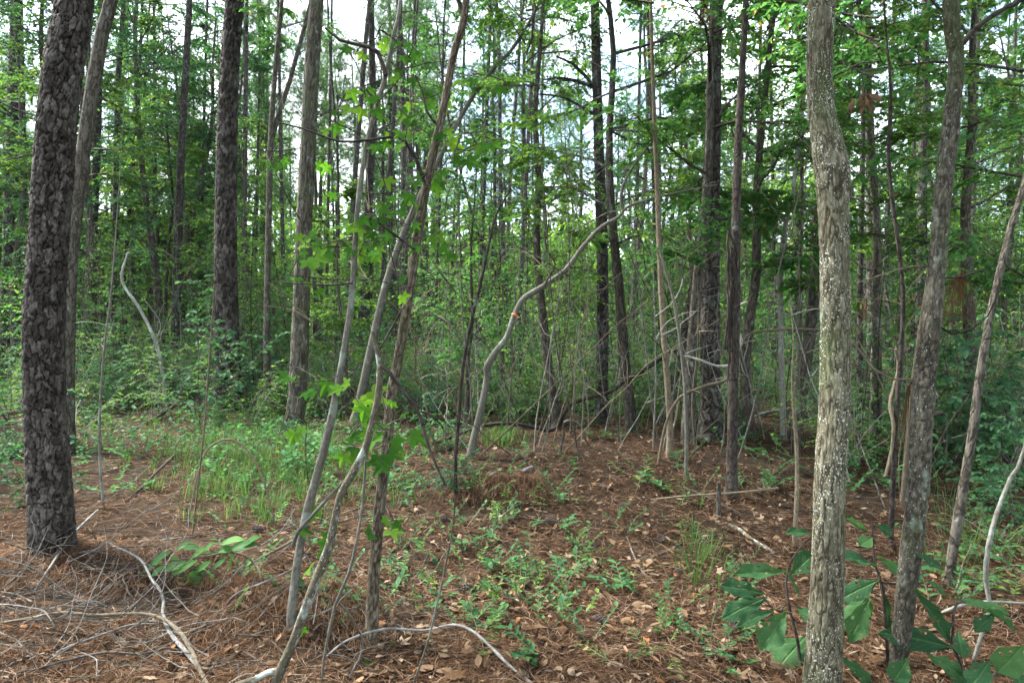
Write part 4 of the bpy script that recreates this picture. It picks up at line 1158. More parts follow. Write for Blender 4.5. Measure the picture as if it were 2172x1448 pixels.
def assembly(name, label, cat, parts, loc, rz, sc, group, tilt=(0, 0)):
    t = thing(name, label, cat, loc, group)
    t.rotation_euler = (tilt[0], tilt[1], rz); t.scale = sc if hasattr(sc, '__len__') else (sc, sc, sc)
    for nm, me in parts:
        obj(nm, me, t, 'stuff' if nm in ('foliage', 'crown', 'branches', 'stems') else None)
    return t

rs = rng_(42)
def place_shrub(px, py, k, sc, label, group):
    g = ground_hit(px, py)
    assembly('shrub', label, 'shrub', (('stems', SHR[k][0]), ('foliage', SHR[k][1])), g, rs.uniform(0, 6.28), sc, group)

for i in range(192):      # leafy shrubs round the clearing
    side = rs.rand()
    if side < 0.46: px, py = rs.uniform(-60, 760), rs.uniform(775, 880)
    elif side < 0.84: px, py = rs.uniform(780, 1720), rs.uniform(772, 872)
    else: px, py = rs.uniform(1780, 2230), rs.uniform(790, 1010)
    place_shrub(px, py, rs.randint(6) if px < 780 or px > 1720 else rs.choice([0, 2, 4, 5]), rs.uniform(0.55, 1.1), 'small-leaved green shrub filling the thicket beyond the clearing', 'small-leaved shrubs beyond the clearing')  # centre shrubs mostly get the lighter leaf colour, standing in for stronger light
for i in range(28):
    place_shrub(rs.uniform(-700, -80) if i % 2 else rs.uniform(2250, 2850), rs.uniform(780, 900), rs.randint(6), rs.uniform(0.6, 1.1), 'small-leaved green shrub in the wood beside the clearing', 'small-leaved shrubs beside the clearing')
for i in range(46):
    place_shrub(rs.uniform(960, 1730), rs.uniform(845, 912), rs.choice([0, 2, 3, 4, 5]), rs.uniform(0.4, 0.85), 'sparse small-leaved shrub in the twiggy thicket behind the litter rise', 'shrubs behind the litter rise')
for (px, py, k, s) in [(30, 960, 3, 0.75), (60, 1080, 3, 0.5), (-40, 1010, 1, 0.8), (200, 900, 3, 0.5), (700, 880, 3, 0.55), (930, 960, 3, 0.6), (900, 900, 1, 0.6), (960, 1030, 3, 0.45), (620, 930, 3, 0.4), (480, 905, 3, 0.4), (2090, 1060, 1, 0.7), (2150, 1120, 3, 0.6), (2170, 960, 2, 0.8), (2050, 980, 3, 0.7), (1560, 930, 3, 0.4), (1240, 905, 3, 0.35), (420, 905, 5, 0.9), (540, 900, 4, 0.9), (330, 885, 2, 0.8), (160, 950, 4, 0.7), (20, 900, 5, 0.9), (690, 890, 4, 0.8), (880, 890, 5, 0.8), (2120, 930, 5, 0.9), (2000, 900, 4, 0.9)]:
    place_shrub(px, py, k, s, 'low twiggy seedling shrub with small shiny leaves at the edge of the clearing', 'low twiggy shrubs at the clearing edge')

# whole understory trees, seven shapes
UT = []
for k in range(7):
    H = [5.5, 7.5, 9.5, 6.5, 8.5, 11.0, 4.5][k]
    tr, w_, f_ = hardwood_meshes(400 + k, H * 0.78, [1.5, 1.9, 2.2, 1.7, 1.8, 2.4, 1.3][k], [18, 22, 26, 20, 24, 28, 17][k], 19, 21, 0.070, DIAMOND,
                                 None, None, trunk=(H, 0.03 + 0.006 * H, 0.07), flat=0.5, z0=H * 0.2)
    UT.append((tr.mesh('trunk', M['hard']), w_.mesh('branches', M['hard']), f_.mesh('crown', M['leaf_dark'] if k in (2, 5) else (M['leaf_mid'] if k in (0, 3) else M['leaf_far']), smooth=False, uv=False)))
def place_ut(x, y, k, sc, label, group, rz=None):
    g = Vector((x, y, float(gh(x, y)) - 0.02))
    assembly('understory_tree', label, 'tree', (('trunk', UT[k][0]), ('branches', UT[k][1]), ('crown', UT[k][2])), g, rs.uniform(0, 6.28) if rz is None else rz, sc, group)
for i in range(95):
    y = 13 + 34 * rs.rand() ** 1.1
    px = rs.uniform(-120, 2290)
    k = rs.randint(7); sc = rs.uniform(0.75, 1.15)
    if 470 < px < 1420:                     # lower growth where the sky shows through
        k = [0, 6, 3, 1, 4, 0, 1][k]; sc *= 0.8
        y = max(y, 17)
    place_ut(in_view_x(px, y), y, k, sc, 'leafy understory hardwood filling the wood beyond the clearing', 'leafy understory trees beyond the clearing')
for i in range(30):
    y = 9 + 26 * rs.rand()
    px = -130 - rs.uniform(0, 800) if i % 2 else 2300 + rs.uniform(0, 700)
    place_ut(in_view_x(px, y), y, rs.randint(7), rs.uniform(0.8, 1.15), 'leafy understory hardwood filling the wood beside the clearing', 'leafy understory trees beside the clearing')
# the nearer leafy trees whose boughs hang over the right half
for (px, y, k, s, rz, lab) in [(1180, 9.6, 4, 0.95, 0.4, 'leafy tree between the crooked sapling and the flaky-barked pine'), (1340, 8.6, 1, 1.0, 1.3, 'leafy tree right of the flaky-barked pine, boughs over the litter rise'),
        (1460, 7.4, 3, 1.05, 2.2, 'leafy tree whose boughs hide the top of the broad scaly pine'), (1590, 8.4, 3, 1.1, 3.1, 'leafy tree right of the dark mottled tree with the shaggy vine'),
        (1690, 8.6, 4, 1.0, 4.2, 'leafy tree close behind the stout speckled oak on its left'), (2060, 7.4, 1, 1.0, 5.0, 'leafy tree behind the rough scaly trunk and the brown leaning one'),
        (2200, 6.2, 3, 1.0, 0.9, 'leafy tree beyond the brown trunk that leans hard right'), (1860, 9.5, 4, 0.95, 1.9, 'leafy tree seen between the stout oak and the rough trunk'),
        (985, 9.0, 3, 0.55, 2.0, 'small leafy tree around the dark thin sapling and crooked sapling'), (730, 11.5, 6, 0.8, 4.0, 'small leafy tree right of the ridged grey trunk')]:
    place_ut(in_view_x(px, y), y, k, s, lab, None, rz)
for i in range(66):
    y = rs.uniform(15, 34)
    px = rs.uniform(-120, 520) if i < 32 else (rs.uniform(1300, 2250) if i < 56 else rs.uniform(480, 1350))
    if i >= 56: y = rs.uniform(24, 46)
    place_ut(in_view_x(px, y), y, [5, 2, 4][i % 3], rs.uniform(1.0, 1.35), 'tall leafy hardwood rising among the pine trunks beyond the clearing', 'tall leafy hardwoods among the pines')
# pines of the far stand
PT = []
for k in range(5):
    rs2 = rng_(500 + k)
    H = [17, 20, 22, 18, 24][k]; r0 = [0.13, 0.16, 0.2, 0.12, 0.22][k]
    pts = []; x = y = 0.0
    for i in range(13):
        pts.append([x, y, H * i / 12.0 - (0.15 if i == 0 else 0), r0 * (1.12 if i == 0 else 1 - 0.8 * i / 12)])
        x += rs2.normal() * 0.07; y += rs2.normal() * 0.07
    trm = MB(); tp = spline(pts, n_per=2); tube(trm, tp, 9, lump=0.04, seed=k)
    w_, f_ = pine_crown(520 + k, H * 0.45, [2.0, 2.4, 2.8, 2.1, 3.0][k], 34, 18, 15, 0.27)
    for m_ in (w_, f_):
        for v in m_.v: v += np.array([pts[9][0], pts[9][1], H * 0.57])
    PT.append((trm.mesh('trunk', M['pine']), w_.mesh('branches', M['pine']), f_.mesh('crown', M['needle'], smooth=False, uv=False)))
rs = rng_(61)
for i in range(162):
    y = 25 + 48 * rs.rand()
    px = rs.uniform(-150, 2320) if i < 96 else rs.uniform(-60, 1150)
    if i >= 130: px = -150 - rs.uniform(0, 800) if i % 2 else 2320 + rs.uniform(0, 700); y *= 0.7
    x = in_view_x(px, y)
    k = rs.randint(5)
    assembly('pine_tree', 'tall pine of the far stand with a green needle crown', 'tree', (('trunk', PT[k][0]), ('branches', PT[k][1]), ('crown', PT[k][2])), (x, y, float(gh(x, y))), rs.uniform(0, 6.28), rs.uniform(0.75, 1.05), 'tall pines of the far stand', (rs.normal() * 0.02, rs.normal() * 0.02))

# the wood goes on behind and beside the camera
for (x, y, k) in [(-3.5, -5.0, 2), (2.5, -3.5, 0), (6.5, -2.0, 4), (8.5, 1.5, 1), (0.5, -9.0, 3), (-8.0, -8.0, 1), (7.5, -9.0, 2)]:
    assembly('pine_tree', 'pine of the wood continuing behind the viewpoint', 'tree', (('trunk', PT[k][0]), ('branches', PT[k][1]), ('crown', PT[k][2])), (x, y, float(gh(x, y))), rs.uniform(0, 6.28), rs.uniform(0.7, 0.9), 'pines behind the viewpoint')
for (x, y, k) in [(3.8, -0.6, 3), (5.2, 1.4, 1), (-0.8, -2.8, 4), (1.2, -4.6, 1), (-4.6, -3.4, 3)]:
    place_ut(x, y, k, 1.0, 'leafy understory tree of the wood continuing behind the viewpoint', 'leafy trees behind the viewpoint')

# bare thin saplings in the thicket of the middle distance
SAP = []
for k in range(8):
    rs2 = rng_(600 + k)
    mb = MB(); H = [2.2, 3.0, 3.6, 2.6, 1.8, 4.2, 2.4, 3.2][k]
    lp = limb_path(rs2, (0, 0, -0.06), rs2.uniform(0, 6.28), rs2.uniform(1.2, 1.5), H, 0.0082, 10, 0.16, 0.25, 0.25)
    tube(mb, spline(lp, n_per=2), 6, cap=False)
    for j in range(3 + k % 3):
        a = rs2.randint(3, 9)
        bp = limb_path(rs2, lp[a, :3], rs2.uniform(0, 6.28), rs2.uniform(0.2, 1.0), rs2.uniform(0.4, 1.0), 0.006, 6, 0.3, 0.4, 0.3)
        tube(mb, spline(bp, n_per=2), 4, cap=False)
    SAP.append(mb.mesh('thin_sapling', [M['pale'], M['smooth'], M['tan'], M['hard']][k % 4]))
rs = rng_(71)
for i in range(285):
    r_ = rs.rand()
    if r_ < 0.62: px, py = rs.uniform(900, 1740), rs.uniform(795, 975)
    elif r_ < 0.8: px, py = rs.uniform(1790, 2200), rs.uniform(840, 1080)
    else: px, py = rs.uniform(0, 1000), rs.uniform(790, 880)
    g = ground_hit(px, py)
    o = obj('thin_sapling', SAP[rs.randint(8)], None, None, g)
    ti = 0.26 if i % 4 == 0 else 0.11
    o.rotation_euler = (rs.normal() * ti, rs.normal() * ti, rs.uniform(0, 6.28))
    s = rs.uniform(0.6, 1.15); o.scale = (s, s, s)
    tag(o, 'bare thin crooked sapling stem among the tangle of the thicket', 'sapling', 'bare thin saplings of the thicket')

LSA = []
for k in range(6):
    rs2 = rng_(640 + k)
    st, fo = MB(), MB(); P, D, N, Sz = [], [], [], []
    H = [2.4, 3.2, 4.0, 2.8, 4.8, 3.6][k]
    lp = spline(limb_path(rs2, (0, 0, -0.06), rs2.uniform(0, 6.28), rs2.uniform(1.3, 1.52), H, 0.013, 10, 0.12, 0.2, 0.25), n_per=2)
    tube(st, lp, 6, cap=False)
    spray_twigs(rs2, st, lp, 30, 0.85, 12, [0.055, 0.07, 0.05, 0.085, 0.06, 0.045][k], P, D, N, Sz, start=0.22, flat=0.45, twig_r=0.003)
    leaves(fo, OVAL, np.array(P), np.array(D), np.array(N), np.array(Sz))
    LSA.append((st.mesh('stems', [M['smooth'], M['hard'], M['dark']][k % 3]), fo.mesh('foliage', [M['leaf_mid'], M['leaf_far'], M['leaf_dark']][k % 3], smooth=False, uv=False)))
rs = rng_(73)
for i in range(190):
    r_ = rs.rand()
    if r_ < 0.5: px, py = rs.uniform(880, 1740), rs.uniform(785, 900)
    elif r_ < 0.68: px, py = rs.uniform(1790, 2230), rs.uniform(800, 960)
    else: px, py = rs.uniform(-60, 880), rs.uniform(785, 865)
    k = rs.randint(6)
    assembly('leafy_sapling', 'slender leafy sapling with loose sprays of small leaves in the thicket', 'sapling', (('stems', LSA[k][0]), ('foliage', LSA[k][1])), ground_hit(px, py), rs.uniform(0, 6.28), rs.uniform(0.7, 1.15), 'slender leafy saplings of the thicket', (rs.normal() * 0.06, rs.normal() * 0.06))

# ------------------------------------------------------------------ vines
def vine(label, pts, bark, Y=None, name='vine', cat='vine', drift=0.03, seed=0, nu=7):
    rows, g = trace_path(pts, Y, seed, drift=drift)
    gz = float(gh(rows[0, 0], rows[0, 1]))
    off = np.array([rows[0, 0], rows[0, 1], gz, 0])
    mb = MB(); tube(mb, spline(rows - off, step=0.04), nu, lump=0.1, seed=seed)
    o = obj(name, mb.mesh(name, M[bark]), None, None, off[:3])
    return tag(o, label, cat)
vine('long dark vine snaking from the crooked sapling\'s foot up to the slim tan tree', [(905, 945, 7), (950, 930, 7), (1000, 910, 7), (1040, 900, 8), (1085, 898, 8), (1130, 905, 8), (1165, 912, 9), (1185, 900, 9), (1205, 862, 9), (1240, 845, 9), (1290, 832, 8), (1330, 805, 8), (1370, 782, 8), (1415, 752, 8), (1440, 742, 7)], 'dark', seed=3)
vine('thin brown vine looping round the dark mottled tree', [(1395, 985, 6), (1412, 900, 6), (1440, 845, 7), (1490, 820, 7), (1540, 805, 7), (1556, 775, 7), (1570, 735, 7), (1590, 708, 6), (1640, 700, 6), (1700, 698, 6), (1745, 700, 5)], 'tan', seed=4)
vine('pale kinked vine curling up the dark mottled tree', [(1450, 755, 5), (1480, 762, 6), (1520, 776, 6), (1552, 772, 7), (1565, 745, 7), (1572, 720, 7), (1560, 690, 7), (1550, 665, 6), (1562, 650, 6), (1585, 640, 5)], 'pale', Y=6.0, seed=5)
vine('thin arching grey twig looping over the grass patch', [(398, 1110, 4), (412, 1040, 4), (430, 970, 4), (455, 940, 4), (485, 932, 5), (515, 945, 5), (545, 985, 4), (568, 1050, 4), (584, 1110, 3)], 'tan', name='arched_twig', cat='twig', seed=6)
vine('kinked bare twig bent over like a hairpin on the litter rise', [(1185, 965, 7), (1196, 920, 6), (1198, 895, 6), (1215, 893, 5), (1235, 905, 4), (1240, 930, 4), (1262, 952, 3), (1330, 968, 3)], 'hard', name='arched_twig', cat='twig', seed=7)
vine('long thin sagging stem hanging between saplings over the litter rise', [(1240, 940, 5), (1290, 965, 5), (1340, 970, 5), (1390, 950, 5), (1430, 900, 5), (1440, 850, 4)], 'tan', seed=8)
vine('twisted brown vine climbing the crooked dark stem', [(1878, 1010, 7), (1892, 950, 8), (1895, 900, 8), (1888, 860, 9), (1896, 820, 9), (1906, 780, 8), (1900, 740, 7)], 'tan', Y=4.5, seed=9)

# ------------------------------------------------------------------ fallen sticks and logs
def stick(label, pts, bark, name='fallen_stick', cat='stick', lift=0.0, seed=0, nu=8, group=None, follow=True):
    """lies on the ground: each photo point is dropped on the ground and lifted by its fourth value"""
    rows = []
    for p in pts:
        g = ground_hit(p[0], p[1])
        up = p[3] if len(p) > 3 else 0.0
        if up:                                    # raised point: keep its pixel, come nearer along the ray
            d = ray(p[0], p[1]); t_ = (CAM_H - g.z - up) / max(1e-3, -d.z)
            g = Vector((0, 0, CAM_H)) + d * t_
        r = 0.39 * p[2] / F_PX * g.y
        rows.append([g.x, g.y, g.z + r * 0.6, r])
    rows = np.array(rows); off = np.array([rows[0, 0], rows[0, 1], rows[0, 2], 0])
    mb = MB(); tube(mb, spline(rows - off, step=0.03), nu, lump=0.1, seed=seed)
    return tag(obj(name, mb.mesh(name, M[bark]), None, None, off[:3]), label, cat, group)
stick('pale arching stick humped over brown needles in front of the slim furrowed trunk', [(690, 1395, 6), (730, 1362, 6, 0.04), (780, 1343, 7, 0.08), (830, 1334, 7, 0.10), (900, 1338, 7, 0.08), (960, 1326, 8, 0.10), (1000, 1338, 8, 0.10), (1040, 1372, 8, 0.06), (1080, 1412, 8, 0.02), (1130, 1452, 8)], 'grey_twig', seed=2)
stick('smooth tan bowed branch sweeping over the pile of dead twigs', [(-20, 1325, 7), (60, 1313, 8, 0.05), (130, 1300, 8, 0.09), (200, 1306, 9, 0.10), (270, 1303, 9, 0.12), (330, 1308, 10, 0.12), (375, 1335, 11, 0.10), (405, 1380, 12, 0.06), (425, 1425, 12, 0.02), (440, 1455, 12)], 'tan', seed=3)
stick('whitish crooked dead branch rising out of the twig pile', [(430, 1430, 12), (395, 1385, 12, 0.04), (362, 1345, 11, 0.07), (346, 1305, 10, 0.09), (347, 1275, 9, 0.10), (338, 1250, 8, 0.12), (322, 1230, 7, 0.12), (300, 1190, 6, 0.10), (265, 1168, 5, 0.06), (235, 1158, 4)], 'grey_twig', seed=4)
stick('straight grey stick slanting across the foot of the big plated pine', [(70, 1258, 5), (105, 1205, 6, 0.06), (145, 1145, 6, 0.12), (180, 1108, 6, 0.16), (208, 1083, 6, 0.18)], 'grey_twig', seed=5)
stick('wavy grey dead branch lying through the middle of the twig pile', [(100, 1395, 5), (150, 1370, 6, 0.03), (220, 1345, 6, 0.05), (280, 1325, 5, 0.05), (350, 1322, 5, 0.04), (420, 1312, 4, 0.02)], 'grey_twig', seed=6)
stick('long dark dead branch dipping through the front of the twig pile', [(20, 1440, 6), (110, 1410, 7, 0.03), (220, 1385, 7, 0.05), (300, 1388, 7, 0.05), (360, 1375, 6, 0.04), (420, 1400, 6), (450, 1430, 7)], 'dark_twig', seed=7)
stick('dark fallen branch on open litter left of the flared pine', [(258, 928, 7), (300, 905, 9), (335, 885, 10, 0.05), (370, 862, 9, 0.12)], 'dark_twig', seed=8)
stick('dark fallen log lying level behind the chalk-white sapling', [(262, 785, 8, 0.12), (320, 782, 9, 0.12), (400, 783, 9, 0.12), (480, 785, 8, 0.1)], 'dark_twig', name='fallen_log', cat='log', seed=9)
vine('leaning dead pole propped behind the slender forked tree', [(505, 812, 12), (540, 745, 11), (580, 692, 10), (622, 655, 9)], 'smooth', name='leaning_pole', cat='log', seed=10)
stick('weathered dead stick with forked end on litter beside the grass', [(265, 1065, 6), (300, 1035, 7, 0.03), (335, 1000, 7, 0.06), (370, 968, 8, 0.10)], 'dark_twig', seed=11)
stick('long pale straight stick lying across the rise before the speckled oak', [(1380, 1060, 4), (1460, 1052, 5, 0.05), (1560, 1046, 6, 0.08), (1650, 1036, 6, 0.1)], 'tan', seed=12)
stick('dark thin stick slanting down beside the stub on the rise', [(1450, 1035, 6, 0.05), (1500, 1055, 6, 0.04), (1560, 1085, 6)], 'dark_twig', seed=13)
stick('mossy rotting branch half sunk in litter right of the low seedlings', [(1518, 1108, 9), (1560, 1120, 10), (1600, 1150, 11), (1640, 1172, 11)], 'lichen', seed=14)
stick('pale dead branch raised over the ground beside the crooked lichened sapling', [(1992, 1305, 9), (2015, 1294, 10, 0.03), (2060, 1280, 8, 0.06), (2110, 1277, 7, 0.08), (2190, 1282, 7, 0.06)], 'pale', seed=15)
stick('forked grey twig lying on bare litter in the right of the clearing', [(1330, 1140, 4), (1345, 1180, 5), (1365, 1215, 5), (1392, 1237, 4)], 'grey_twig', seed=16)
stick('thin straight grey twig pointing at the forked one', [(1362, 1190, 4), (1400, 1175, 4), (1445, 1152, 4)], 'grey_twig', seed=17)
stick('thick dark stick segment in the front litter under the arching pale stick', [(1038, 1410, 12), (1080, 1408, 13), (1118, 1400, 12)], 'dark_twig', seed=18)
stick('dark broken branch lying in front litter below the seedling patch', [(1130, 1420, 11), (1165, 1398, 12), (1195, 1380, 11), (1225, 1368, 8)], 'dark_twig', seed=19)
stick('thin pale stick leaning over the needle heap left of the leaning poles', [(470, 1295, 4), (500, 1260, 4, 0.05), (560, 1235, 5, 0.12), (615, 1210, 5, 0.2), (650, 1180, 5, 0.25)], 'grey_twig', seed=20)
stick('straight tan dead stem stretched behind the pale leafy branch', [(470, 1225, 7), (540, 1192, 8, 0.08), (600, 1160, 8, 0.16), (650, 1130, 8, 0.22)], 'tan', seed=21)
stick('slender leaning dead shoot crossing before the slim furrowed trunk', [(740, 1440, 5), (770, 1370, 6, 0.16), (745, 1310, 5, 0.3), (720, 1280, 5, 0.38)], 'grey_twig', seed=22)
stick('thin curved dead twig leaning right from the arching pale stick', [(878, 1448, 6), (905, 1370, 6, 0.2), (925, 1290, 6, 0.38), (945, 1200, 5, 0.55), (960, 1120, 4, 0.75), (966, 1050, 4, 0.9)], 'smooth', seed=23)
stick('grey charred piece of log lying on the litter rise', [(1108, 1003, 10), (1118, 998, 12), (1128, 993, 11)], 'char', seed=24)
stick('second short charred piece beside the dry needle heap', [(1036, 1012, 8), (1046, 1007, 10), (1054, 1003, 8)], 'char', seed=25)
stick('pale grey branch fallen behind the slim sapling in the right thicket', [(1560, 915, 5), (1610, 880, 6, 0.15), (1660, 870, 6, 0.2), (1715, 865, 6, 0.22)], 'grey_twig', seed=26)
stick('long pale pole propped across the right thicket behind the brown leaning trunk', [(1960, 930, 6, 0.1), (2010, 918, 7, 0.16), (2080, 912, 7, 0.22), (2175, 915, 7, 0.22)], 'tan', seed=27)

# stub posts
for (x, y0, y1, w, lab) in [(1523, 1092, 1022, 11, 'short grey broken stub standing on the litter rise'), (847, 1252, 1205, 10, 'small dark stub poking out beside the seedling patch')]:
    g = ground_hit(x, y0)
    rows = []
    for k, yy in enumerate((y0 + 10, (y0 + y1) / 2, y1)):
        q = at(x + k, yy, g.y); rows.append([q.x - g.x, q.y - g.y, q.z - g.z, 0.5 * w / F_PX * g.y * (1 - 0.1 * k)])
    mb = MB(); tube(mb, spline(rows, step=0.02), 8, lump=0.12, seed=int(x))
    tag(obj('broken_stub', mb.mesh('broken_stub', M['hard']), None, None, g), lab, 'stub')

# twigs of the brush pile and scattered ones
TW = []
for k in range(14):
    rs2 = rng_(700 + k)
    mb = MB()
    L = rs2.uniform(0.35, 0.95)
    lp = limb_path(rs2, (0, 0, 0.01), 0, rs2.uniform(0.0, 0.25), L, 0.0022 + 0.0016 * rs2.rand(), 9, 0.26, 0.3, 0.35)
    tube(mb, spline(lp, n_per=2), 5)
    for j in range(rs2.randint(1, 4)):
        a = rs2.randint(2, 8)
        bp = limb_path(rs2, lp[a, :3], rs2.choice([-1, 1]) * rs2.uniform(0.4, 1.0), rs2.uniform(-0.1, 0.5), rs2.uniform(0.1, 0.3), 0.0015, 5, 0.3, 0.2, 0.4)
        tube(mb, spline(bp, n_per=2), 4, cap=False)
    TW.append(mb)
TWM = [mb.mesh('dead_twig', M['grey_twig'] if k % 5 == 0 else (M['hard'] if k % 5 in (1, 2) else M['dark_twig'])) for k, mb in enumerate(TW)]
rs = rng_(81)
def lay_twig(px, py, up, rz, s, label, group):
    g = ground_hit(px, py)
    o = obj('dead_twig', TWM[rs.randint(14)], None, None, (g.x, g.y, g.z + up))
    o.rotation_euler = (rs.normal() * 0.12, rs.normal() * 0.16, rz)
    o.scale = (s, s, s)
    tag(o, label, 'twig', group)
for i in range(210):
    px = rs.uniform(-60, 430) if rs.rand() < 0.85 else rs.uniform(430, 640)
    py = rs.uniform(1170, 1470)
    lay_twig(px, py, rs.uniform(0.005, 0.10), rs.normal() * 0.55 + (0.4 if rs.rand() < 0.7 else 3.4), rs.uniform(0.5, 1.15), 'thin dead twig tangled in the brush pile below the big plated pine', 'dead twigs of the brush pile')
for i in range(85):
    px, py = rs.uniform(300, 2150), rs.uniform(930, 1440)
    if 1000 < px < 1450 and rs.rand() < 0.55: continue
    lay_twig(px, py, rs.uniform(0.003, 0.03), rs.uniform(0, 6.28), rs.uniform(0.3, 0.8), 'short dead twig lying loose on the needle-covered clearing floor', 'loose dead twigs on the clearing floor')
for i in range(26):
    lay_twig(rs.uniform(620, 900), rs.uniform(1290, 1445), rs.uniform(0.01, 0.15), rs.uniform(0.6, 2.4), rs.uniform(0.4, 0.8), 'thin dead twig around the feet of the leaning poles', 'dead twigs at the feet of the leaning poles')

# ------------------------------------------------------------------ seedlings on the clearing floor
SEED = []; SEED_ARR = []
for k in range(7):
    rs2 = rng_(800 + k)
    st, fo = MB(), MB()
    P, D, N, Sz = [], [], [], []
    for s in range(1 + k % 3):
        lp = limb_path(rs2, (0, 0, -0.01), rs2.uniform(0, 6.28), rs2.uniform(0.5, 1.3), rs2.uniform(0.12, 0.26), 0.0025, 7, 0.2, 0.5, 0.5)
        tube(st, lp, 4, cap=False)
        m = 11
        for q in range(m):
            u = 0.25 + 0.75 * q / (m - 1); kk = u * 6; a = min(int(kk), 5); ff = kk - a
            pp = lp[a, :3] * (1 - ff) + lp[a + 1, :3] * ff
            d = lp[a + 1, :3] - lp[a, :3]; d /= np.linalg.norm(d)
            side = np.cross(d, np.array([0, 0, 1.0])); side /= np.linalg.norm(side) + 1e-9
            P.append(pp); D.append(d * 0.7 + side * (1 if q % 2 else -1) * 0.9 + rs2.normal(size=3) * 0.15)
            N.append(np.array([0, 0, 1]) + rs2.normal(size=3) * 0.3); Sz.append(rs2.uniform(0.026, 0.046) * (1.15 if k < 3 else 0.9))
    leaves(fo, SLIM if k == 4 else OVAL, np.array(P), np.array(D), np.array(N), np.array(Sz) * [1, 1.15, 0.8, 1.3, 1.4, 0.75, 1.0][k])
    SEED_ARR.append((np.array(P), np.array(D), np.array(N), np.array(Sz)))
    SEED.append((st.mesh('stems', M['tan']), fo.mesh('foliage', M['leaf_teal'] if k in (0, 1, 2, 5) else (M['leaf_mid'] if k == 3 else M['leaf_far']), smooth=False, uv=False)))
rs = rng_(88)
def seedling(px, py, sc, label, group):
    g = ground_hit(px, py)
    k = rs.randint(7)
    assembly('ground_seedling', label, 'seedling', (('stems', SEED[k][0]), ('foliage', SEED[k][1])), g, rs.uniform(0, 6.28), sc, group)
for i in range(95):
    px = 1120 + rs.normal() * 130; py = 1225 + rs.normal() * 75
    seedling(px, min(py, 1440), rs.uniform(0.7, 1.25), 'blue-green oval-leaved seedling carpeting the middle of the clearing', 'seedlings in the middle of the clearing')
for i in range(32):
    px = rs.uniform(1380, 1600); py = rs.uniform(1110, 1440)
    seedling(px, py, rs.uniform(0.5, 1.05), 'oval-leaved seedling left of the big-leaved oak seedlings', 'seedlings by the oak seedlings')
for i in range(62):
    px = rs.uniform(480, 960); py = rs.uniform(1030, 1330)
    seedling(px, py, rs.uniform(0.6, 1.2), 'oval-leaved seedling around the leaning poles', 'seedlings around the leaning poles')
for i in range(50):
    px = rs.uniform(1960, 2190); py = rs.uniform(940, 1300)
    seedling(px, py, rs.uniform(0.9, 1.7), 'green seedling on the shaded floor around the brown leaning trunk', 'seedlings around the brown leaning trunk')
mb = MB()
for i in range(210):
    px = rs.uniform(0, 1000) if i % 3 else rs.uniform(1780, 2190)
    g = ground_hit(px, rs.uniform(860, 1050)); P, D, N, Sz = SEED_ARR[rs.randint(7)]
    a_ = rs.uniform(0, 6.28); sc_ = rs.uniform(0.9, 1.8); ro = np.array([[math.cos(a_), math.sin(a_), 0], [-math.sin(a_), math.cos(a_), 0], [0, 0, 1]])
    leaves(mb, OVAL, P @ ro * sc_ + np.array(g), D @ ro, N @ ro, Sz * sc_)
tag(obj('seedling_cover', mb.mesh('seedling_cover', M['leaf_teal'], smooth=False, uv=False), kind='stuff'), 'low mass of green seedlings in the grassy back of the clearing', 'seedlings')
for i in range(52):
    px = rs.uniform(1020, 1760); py = rs.uniform(900, 1080)
    seedling(px, py, rs.uniform(0.8, 1.7), 'scattered green seedling on the litter rise among the thin stems', 'seedlings on the litter rise')

# ------------------------------------------------------------------ grass
def grass():
    rs = rng_(95)
    mb = MB()
    P, D, S_ = [], [], []
    def clump(px, py, n, h):
        g = ground_hit(px, py)
        for _ in range(n):
            a = rs.uniform(0, 6.28); r = abs(rs.normal()) * 0.06
            x, y = g.x + math.cos(a) * r, g.y + math.sin(a) * r
            z = float(gh(x, y))
            L = h * rs.uniform(0.5, 1.2); az = a + rs.normal() * 0.5
            lean = rs.uniform(0.3, 1.1)
            o = np.array([math.cos(az), math.sin(az)])
            sd = np.array([-o[1], o[0], 0]) * rs.uniform(0.0016, 0.0038)
            p0 = np.array([x, y, z - 0.01]); p1 = p0 + np.array([*(o * L * lean * 0.35), L * 0.6]); p2 = p0 + np.array([*(o * L * lean), L * (0.98 - lean * 0.45)])
            mb.add(np.array([p0 - sd, p0 + sd, p1 + sd * 0.9, p1 - sd * 0.9, p2]), np.array([[0, 1, 2], [0, 2, 3], [3, 2, 4]]))
    for i in range(400):
        px = 570 + rs.normal() * 120; py = 970 + rs.normal() * 60
        if py < 1130: clump(px, max(880, py), 13, rs.uniform(0.12, 0.28))
    for i in range(110):
        clump(rs.uniform(200, 900), rs.uniform(880, 980), 10, rs.uniform(0.14, 0.26))
    for i in range(18): clump(1060 + rs.normal() * 22, 935 + rs.normal() * 8, 22, 0.26)
    for i in range(14): clump(1485 + rs.normal() * 18, 1180 + rs.normal() * 50, 9, 0.26)
    for i in range(14): clump(2050 + rs.normal() * 60, 1150 + rs.normal() * 50, 9, 0.3)
    o = obj('grass', mb.mesh('grass', M['grass'], smooth=False, uv=False), kind='stuff')
    tag(o, 'patches of thin green woodland grass on the clearing floor', 'grass')
grass()

